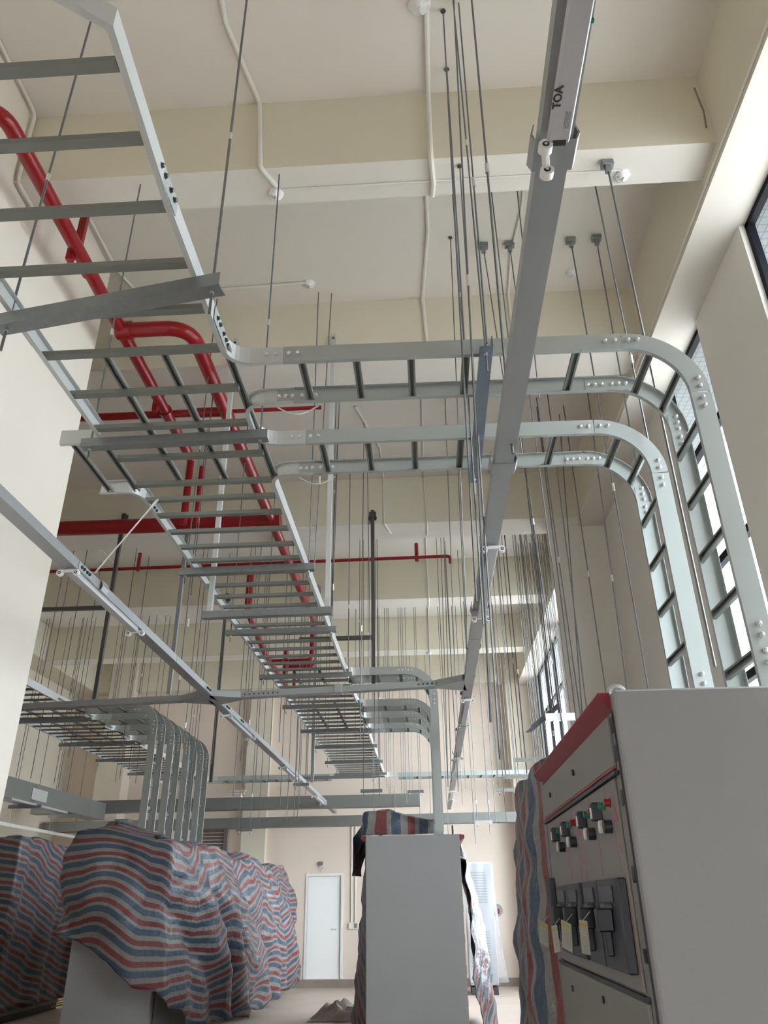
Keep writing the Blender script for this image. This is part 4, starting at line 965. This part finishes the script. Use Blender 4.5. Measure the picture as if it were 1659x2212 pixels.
# ------------------------------------------------------------------ tarpaulins
def drape(name, lab, perim, zt, zb, bulge, inner=.5, diag=0.0, hug=False, hug_at=1.0, period=.32, ax='h', amp=.05, folds=3.0, seed=1, step=.06, ns=26, slope=0.0, m=None, over=None, group='striped tarpaulins over the cabinets'):
    """cloth over a row of cabinets. perim: corner points; zt,zb,bulge functions of length l (0..1) along them"""
    rr = random.Random(seed); P = [V((p[0], p[1], 0)) for p in perim]
    Ls = [0]
    for i in range(1, len(P)): Ls.append(Ls[-1] + (P[i] - P[i - 1]).length)
    T = Ls[-1]; n = max(8, int(T / step)); cols = []
    ph = [rr.uniform(0, 6.28) for _ in range(8)]
    def pt(l):
        for i in range(1, len(P)):
            if l <= Ls[i] or i == len(P) - 1:
                d = (P[i] - P[i - 1]); return P[i - 1] + d * ((l - Ls[i - 1]) / (Ls[i] - Ls[i - 1])), d.normalized(), i
    for k in range(n + 1):
        l = T * k / n; p, d, i = pt(l)
        # average direction near the corners so that the sheet wraps round them
        _, d1, _ = pt(max(0, l - .15)); _, d2, _ = pt(min(T, l + .15)); d = (d1 + d2).normalized()
        nrm = V((d.y, -d.x, 0)); cols.append((l, p, nrm))
    vs = []; uvs = []; NT = 6; rows = NT + ns + 1
    for (l, p, nrm) in cols:
        u = l / T; z1 = zt(u); z0 = zb(u)
        hump = .03 * math.sin(l * 2.1 + ph[0]) + .03 * math.sin(l * 5.3 + ph[1])
        for j in range(rows):
            if j < NT:
                w = 1 - j / NT
                q = p - nrm * (inner * w) + nrm * .02; z = z1 + .035 + abs(hump) * 1.2 + .02 * math.sin(w * 7 + l * 3)
                if over: z += over(u, w)
                dd = -inner * w
            else:
                s = (j - NT) / ns; z = z1 + .03 + abs(hump) * (1 - s) - (z1 - z0) * s; dd = (z1 - z0) * s
                f = amp * min(1, s * 2.5 + .1)
                off = .03 + bulge(u, s) + f * (math.sin(l * folds * 2 + ph[2] + 1.2 * math.sin(s * 3 + ph[3])) * .6 + math.sin(l * folds * 4.7 + ph[4] + s * 2) * .35 + math.sin(l * folds * 9 + s * 5 + ph[5]) * .15)
                if diag: off += diag * abs(math.sin(2.6 * (l - .75 * dd) + .8 * math.sin(l * 1.7))) * min(1, s * 3)
                f2 = .012 * math.sin(z * 13 + l * 7 + ph[6]) + .010 * math.sin(z * 23 - l * 11)
                if hug: off = off * clampf(abs(u - hug_at) * 6 + .0)
                q = p + nrm * max(.022, off + f2 * (clampf(abs(u - hug_at) * 6) if hug else 1))
                if s < .06: z += .0
            vs.append((q.x, q.y, max(z, .02)))
            wob = .028 * math.sin(l * 2.3 + dd * 1.5 + ph[7]) + .014 * math.sin(l * 6 + dd * 4)
            if diag: wob += .10 * math.sin(2.6 * (l - .75 * dd)) + .05 * math.sin(5.1 * l + 2.7 * dd) + .22 * dd * max(0, 1.4 - l)
            if ax == 'h': uvs.append((l, (dd + slope * l + wob) / period))
            else: uvs.append((dd, (l + slope * dd + wob) / period))
    fs = []
    for k in range(len(cols) - 1):
        for j in range(rows - 1):
            a = k * rows + j; fs.append((a, a + 1, a + rows + 1, a + rows))
    me = bpy.data.meshes.new(name); me.from_pydata(vs, [], fs); ul = me.uv_layers.new(name='UVMap')
    for lp in me.loops: ul.data[lp.index].uv = uvs[lp.vertex_index]
    for p_ in me.polygons: p_.use_smooth = True
    me.materials.append(m or M_TARP)
    o = bpy.data.objects.new(name, me); COL.objects.link(o); tag(o, lab, 'tarpaulin', group)
    md = o.modifiers.new('thickness', 'SOLIDIFY'); md.thickness = .004
    return o
def clampf(v, a=0., b=1.): return max(a, min(b, v))
# left row: near side from left to right, then along the front to the far end
def zbL(u):
    # u<.12 near side; then front
    if u < .115: return 1.55 - u / .115 * .55
    if u < .22: return 1.0 - (u - .115) / .105 * .72
    if u < .45: return .28 - (u - .22) * .6
    return .14 + .05 * math.sin(u * 40)
drape('tarpaulin', 'red, blue and white striped tarpaulin sagging over the left cabinet row', [(-4.47, 10.9), (-4.47, 10.42), (-3.34, 10.42), (-3.34, 18.35)],
      lambda u: 2.32 + .10 * math.exp(-((u - .08) / .06) ** 2) - .04 * u + .05 * math.sin(u * 21), zbL,
      lambda u, s: .05 + (.32 * math.sin(math.pi * min(1, s * .62)) * clampf((u - .14) * 5) if u > .14 else .03 * math.sin(s * 3)), inner=.45, period=.20, amp=.05, folds=2.1, seed=4, slope=.05, ns=44, diag=.16,
      over=lambda u, w: .10 * w * (1.2 - u))
drape('tarpaulin', 'striped tarpaulin bulging over the right side of the central cabinet row', [(.35, 9.9), (.35, 14.3)], lambda u: 2.0 + .25 * u if u < .2 else 2.3,
      lambda u: .10 + .9 * (1 - clampf(u * 5)), lambda u, s: .02 + .34 * clampf(u * 3) * math.sin(s * 1.7), inner=.3, period=.36, ax='h', amp=.04, folds=2.5, seed=9, slope=.9)
drape('tarpaulin', 'dark fold of striped tarpaulin hanging down the left side of the central cabinet', [(-.745, 14.3), (-.735, 9.62)], lambda u: 2.26, lambda u: .08,
      lambda u, s: .03 + .22 * s, inner=.2, period=.34, ax='h', amp=.018, folds=2.5, hug=True, seed=12, slope=-.6)
drape('tarpaulin', 'bunched striped tarpaulin heaped on top of the central cabinet', [(-.74, 11.2), (-.76, 9.95), (.05, 9.90)], lambda u: 2.44 + .10 * math.sin(clampf((u - .4) * 1.7) * 3.1), lambda u: 1.9 if u < .45 else 2.31,
      lambda u, s: .03 + (.17 * s if u < .5 else .0), inner=.35, period=.34, ax='v', amp=.03, folds=4, seed=21)
drape('tarpaulin', 'striped tarpaulin hanging in vertical bands over the farther right cabinets', [(1.5, 6.10), (.67, 6.06), (.67, 5.3), (.718, 4.84)], lambda u: 2.27 - .02 * math.sin(u * 5), lambda u: .06,
      lambda u, s: .012 + .075 * min(1, s * 2.2) * clampf((1 - u) * 6) , inner=.5, period=.30, ax='v', amp=.018, folds=2.6, hug=True, seed=31, slope=.02, ns=40)
drape('tarpaulin', 'striped tarpaulin over the cabinet at the left edge of the photo', [(-8.45, 13.35), (-6.78, 13.35), (-6.78, 16.0)], lambda u: 2.66 - .1 * u, lambda u: .15,
      lambda u, s: .03, inner=.5, period=.2, ax='h', amp=.05, folds=2, seed=41, slope=-.28)

# ------------------------------------------------------------------ wrapped white cabinet by the far wall
WCb = thing('louvred_cabinet', 'white louvred cabinet wrapped in clear plastic by the far wall', 'cabinet', (1.0, 17.8, 0))
MB().box((.70, 17.6, 0), (1.22, 18.3, .13)).build('plinth', M_DARK, WCb)
MB().bbox((.68, 17.62, .16), (1.24, 18.3, 2.33), .01).build('body', M_LIGHTW, WCb)
lo = MB()
for z0, nn in ((1.60, 12), (.42, 14)):
    for k in range(nn): lo.box((.74, 17.612, z0 + k * .05), (1.12, 17.622, z0 + k * .05 + .022))
lo.build('louvres', M_ANGLE, WCb)
mb = MB(); N = 14
for side in range(1):
    vs = []; fs = []
    pr = [(.66, 17.60), (1.26, 17.60), (1.28, 18.3)]
    for i in range(N + 1):
        u = i / N * 2; a = V((*pr[int(min(u, 1.999))], 0)); b = V((*pr[int(min(u, 1.999)) + 1], 0)); q = a + (b - a) * (u - int(min(u, 1.999)))
        for j in range(13):
            s = j / 12; fl = .02 * math.sin(i * 1.9 + j) + .16 * s * s * (1 if i > 5 else .2)
            vs.append((q.x + fl, q.y - .02 - .02 * math.sin(i * 2.1 + j * .7), 2.36 - s * 2.15))
    for i in range(N):
        for j in range(12): a = i * 13 + j; fs.append((a, a + 1, a + 14, a + 13))
    mb.add(vs, fs)
film = mb.build('plastic_wrap', M_FILM, WCb, True)

# ------------------------------------------------------------------ small things on the floor
for k in range(7):
    p = at(6 + 3 * k, 2165 + k * 5, Z=.03); q = at(140, 2135 + k * 6, Z=.03)
    tag(MB().tube([(p.x, p.y, .02 + .004 * k), (q.x, q.y, .02 + .004 * k)], .016, 8).build('steel_bar', M_STICK), ['nearest', 'second nearest', 'third nearest', 'middle', 'third farthest', 'second farthest', 'farthest'][6 - k] + ' yellowed bar of the stack on the floor at the lower left', 'bar', 'bars stacked on the floor')
rg = MB(); rr = random.Random(5); c = at(735, 2200, Z=0)
vs = []; fs = []; n = 16
for i in range(n + 1):
    for j in range(n + 1):
        a, b = i / n * 2 - 1, j / n * 2 - 1; r2 = max(0, 1 - a * a - b * b)
        vs.append((c.x + a * .45 + .03 * math.sin(b * 9), c.y + b * .45, .01 + .20 * r2 * (1 + .4 * math.sin(a * 9) * math.cos(b * 8))))
for i in range(n):
    for j in range(n): a = i * (n + 1) + j; fs.append((a, a + 1, a + n + 2, a + n + 1))
tag(rg.add(vs, fs).build('crumpled_sheet', M_DIRT, None, True), 'crumpled brown sheet on the floor left of the central cabinet', 'sheet')

# little green padlock hanging from the right trunking near the camera
t = thing('padlock', 'small green padlock on a dark chain beside the nearest lamp fitting', 'padlock', at(1277, 45, Z=3.5))
c = at(1276, 42, Z=3.5)
MB().bbox((c.x - .008, c.y - .004, c.z - .012), (c.x + .008, c.y + .004, c.z + .004), .002).build('lock_body', M_GREEN, t)
MB().tube(arc((c.x, c.y, c.z + .004), .006, 0, 180, 8, 'xz'), .002, 6).build('shackle', M_NUT, t)
MB().tube([(c.x, c.y, c.z + .01), (c.x + .006, c.y - .01, c.z + .04), (XT1 + TW / 2 - .003, c.y - .01, ZT + TH)], .0025, 6).build('chain', M_DARK, t)

# labels that tell apart the rods of a row, read from left to right
ORD = ['leftmost', 'second from left', 'third from left', 'fourth from left', 'fifth from left', 'sixth from left', 'seventh from left', 'eighth from left', 'ninth from left', 'tenth from left', 'eleventh from left', 'twelfth from left', 'thirteenth from left',
       'fourteenth from left', 'fifteenth from left', 'sixteenth from left', 'seventeenth from left', 'eighteenth from left', 'nineteenth from left', 'twentieth from left', 'twenty-first from left', 'twenty-second from left', 'twenty-third from left', 'twenty-fourth from left', 'twenty-fifth from left', 'twenty-sixth from left']
by = {}
for o in COL.objects:
    if o.parent is None and o.name.startswith('threaded_rod') and 'label' in o: by.setdefault(o['label'], []).append(o)
for lab, os_ in by.items():
    if len(os_) < 2 or len(os_) > 26: continue
    os_.sort(key=lambda o: o.location.x / o.location.y)
    for k, o in enumerate(os_): o['label'] = ORD[k] + ' ' + lab.replace('long thin ', '').replace('thin ', '').replace('zinc ', '')
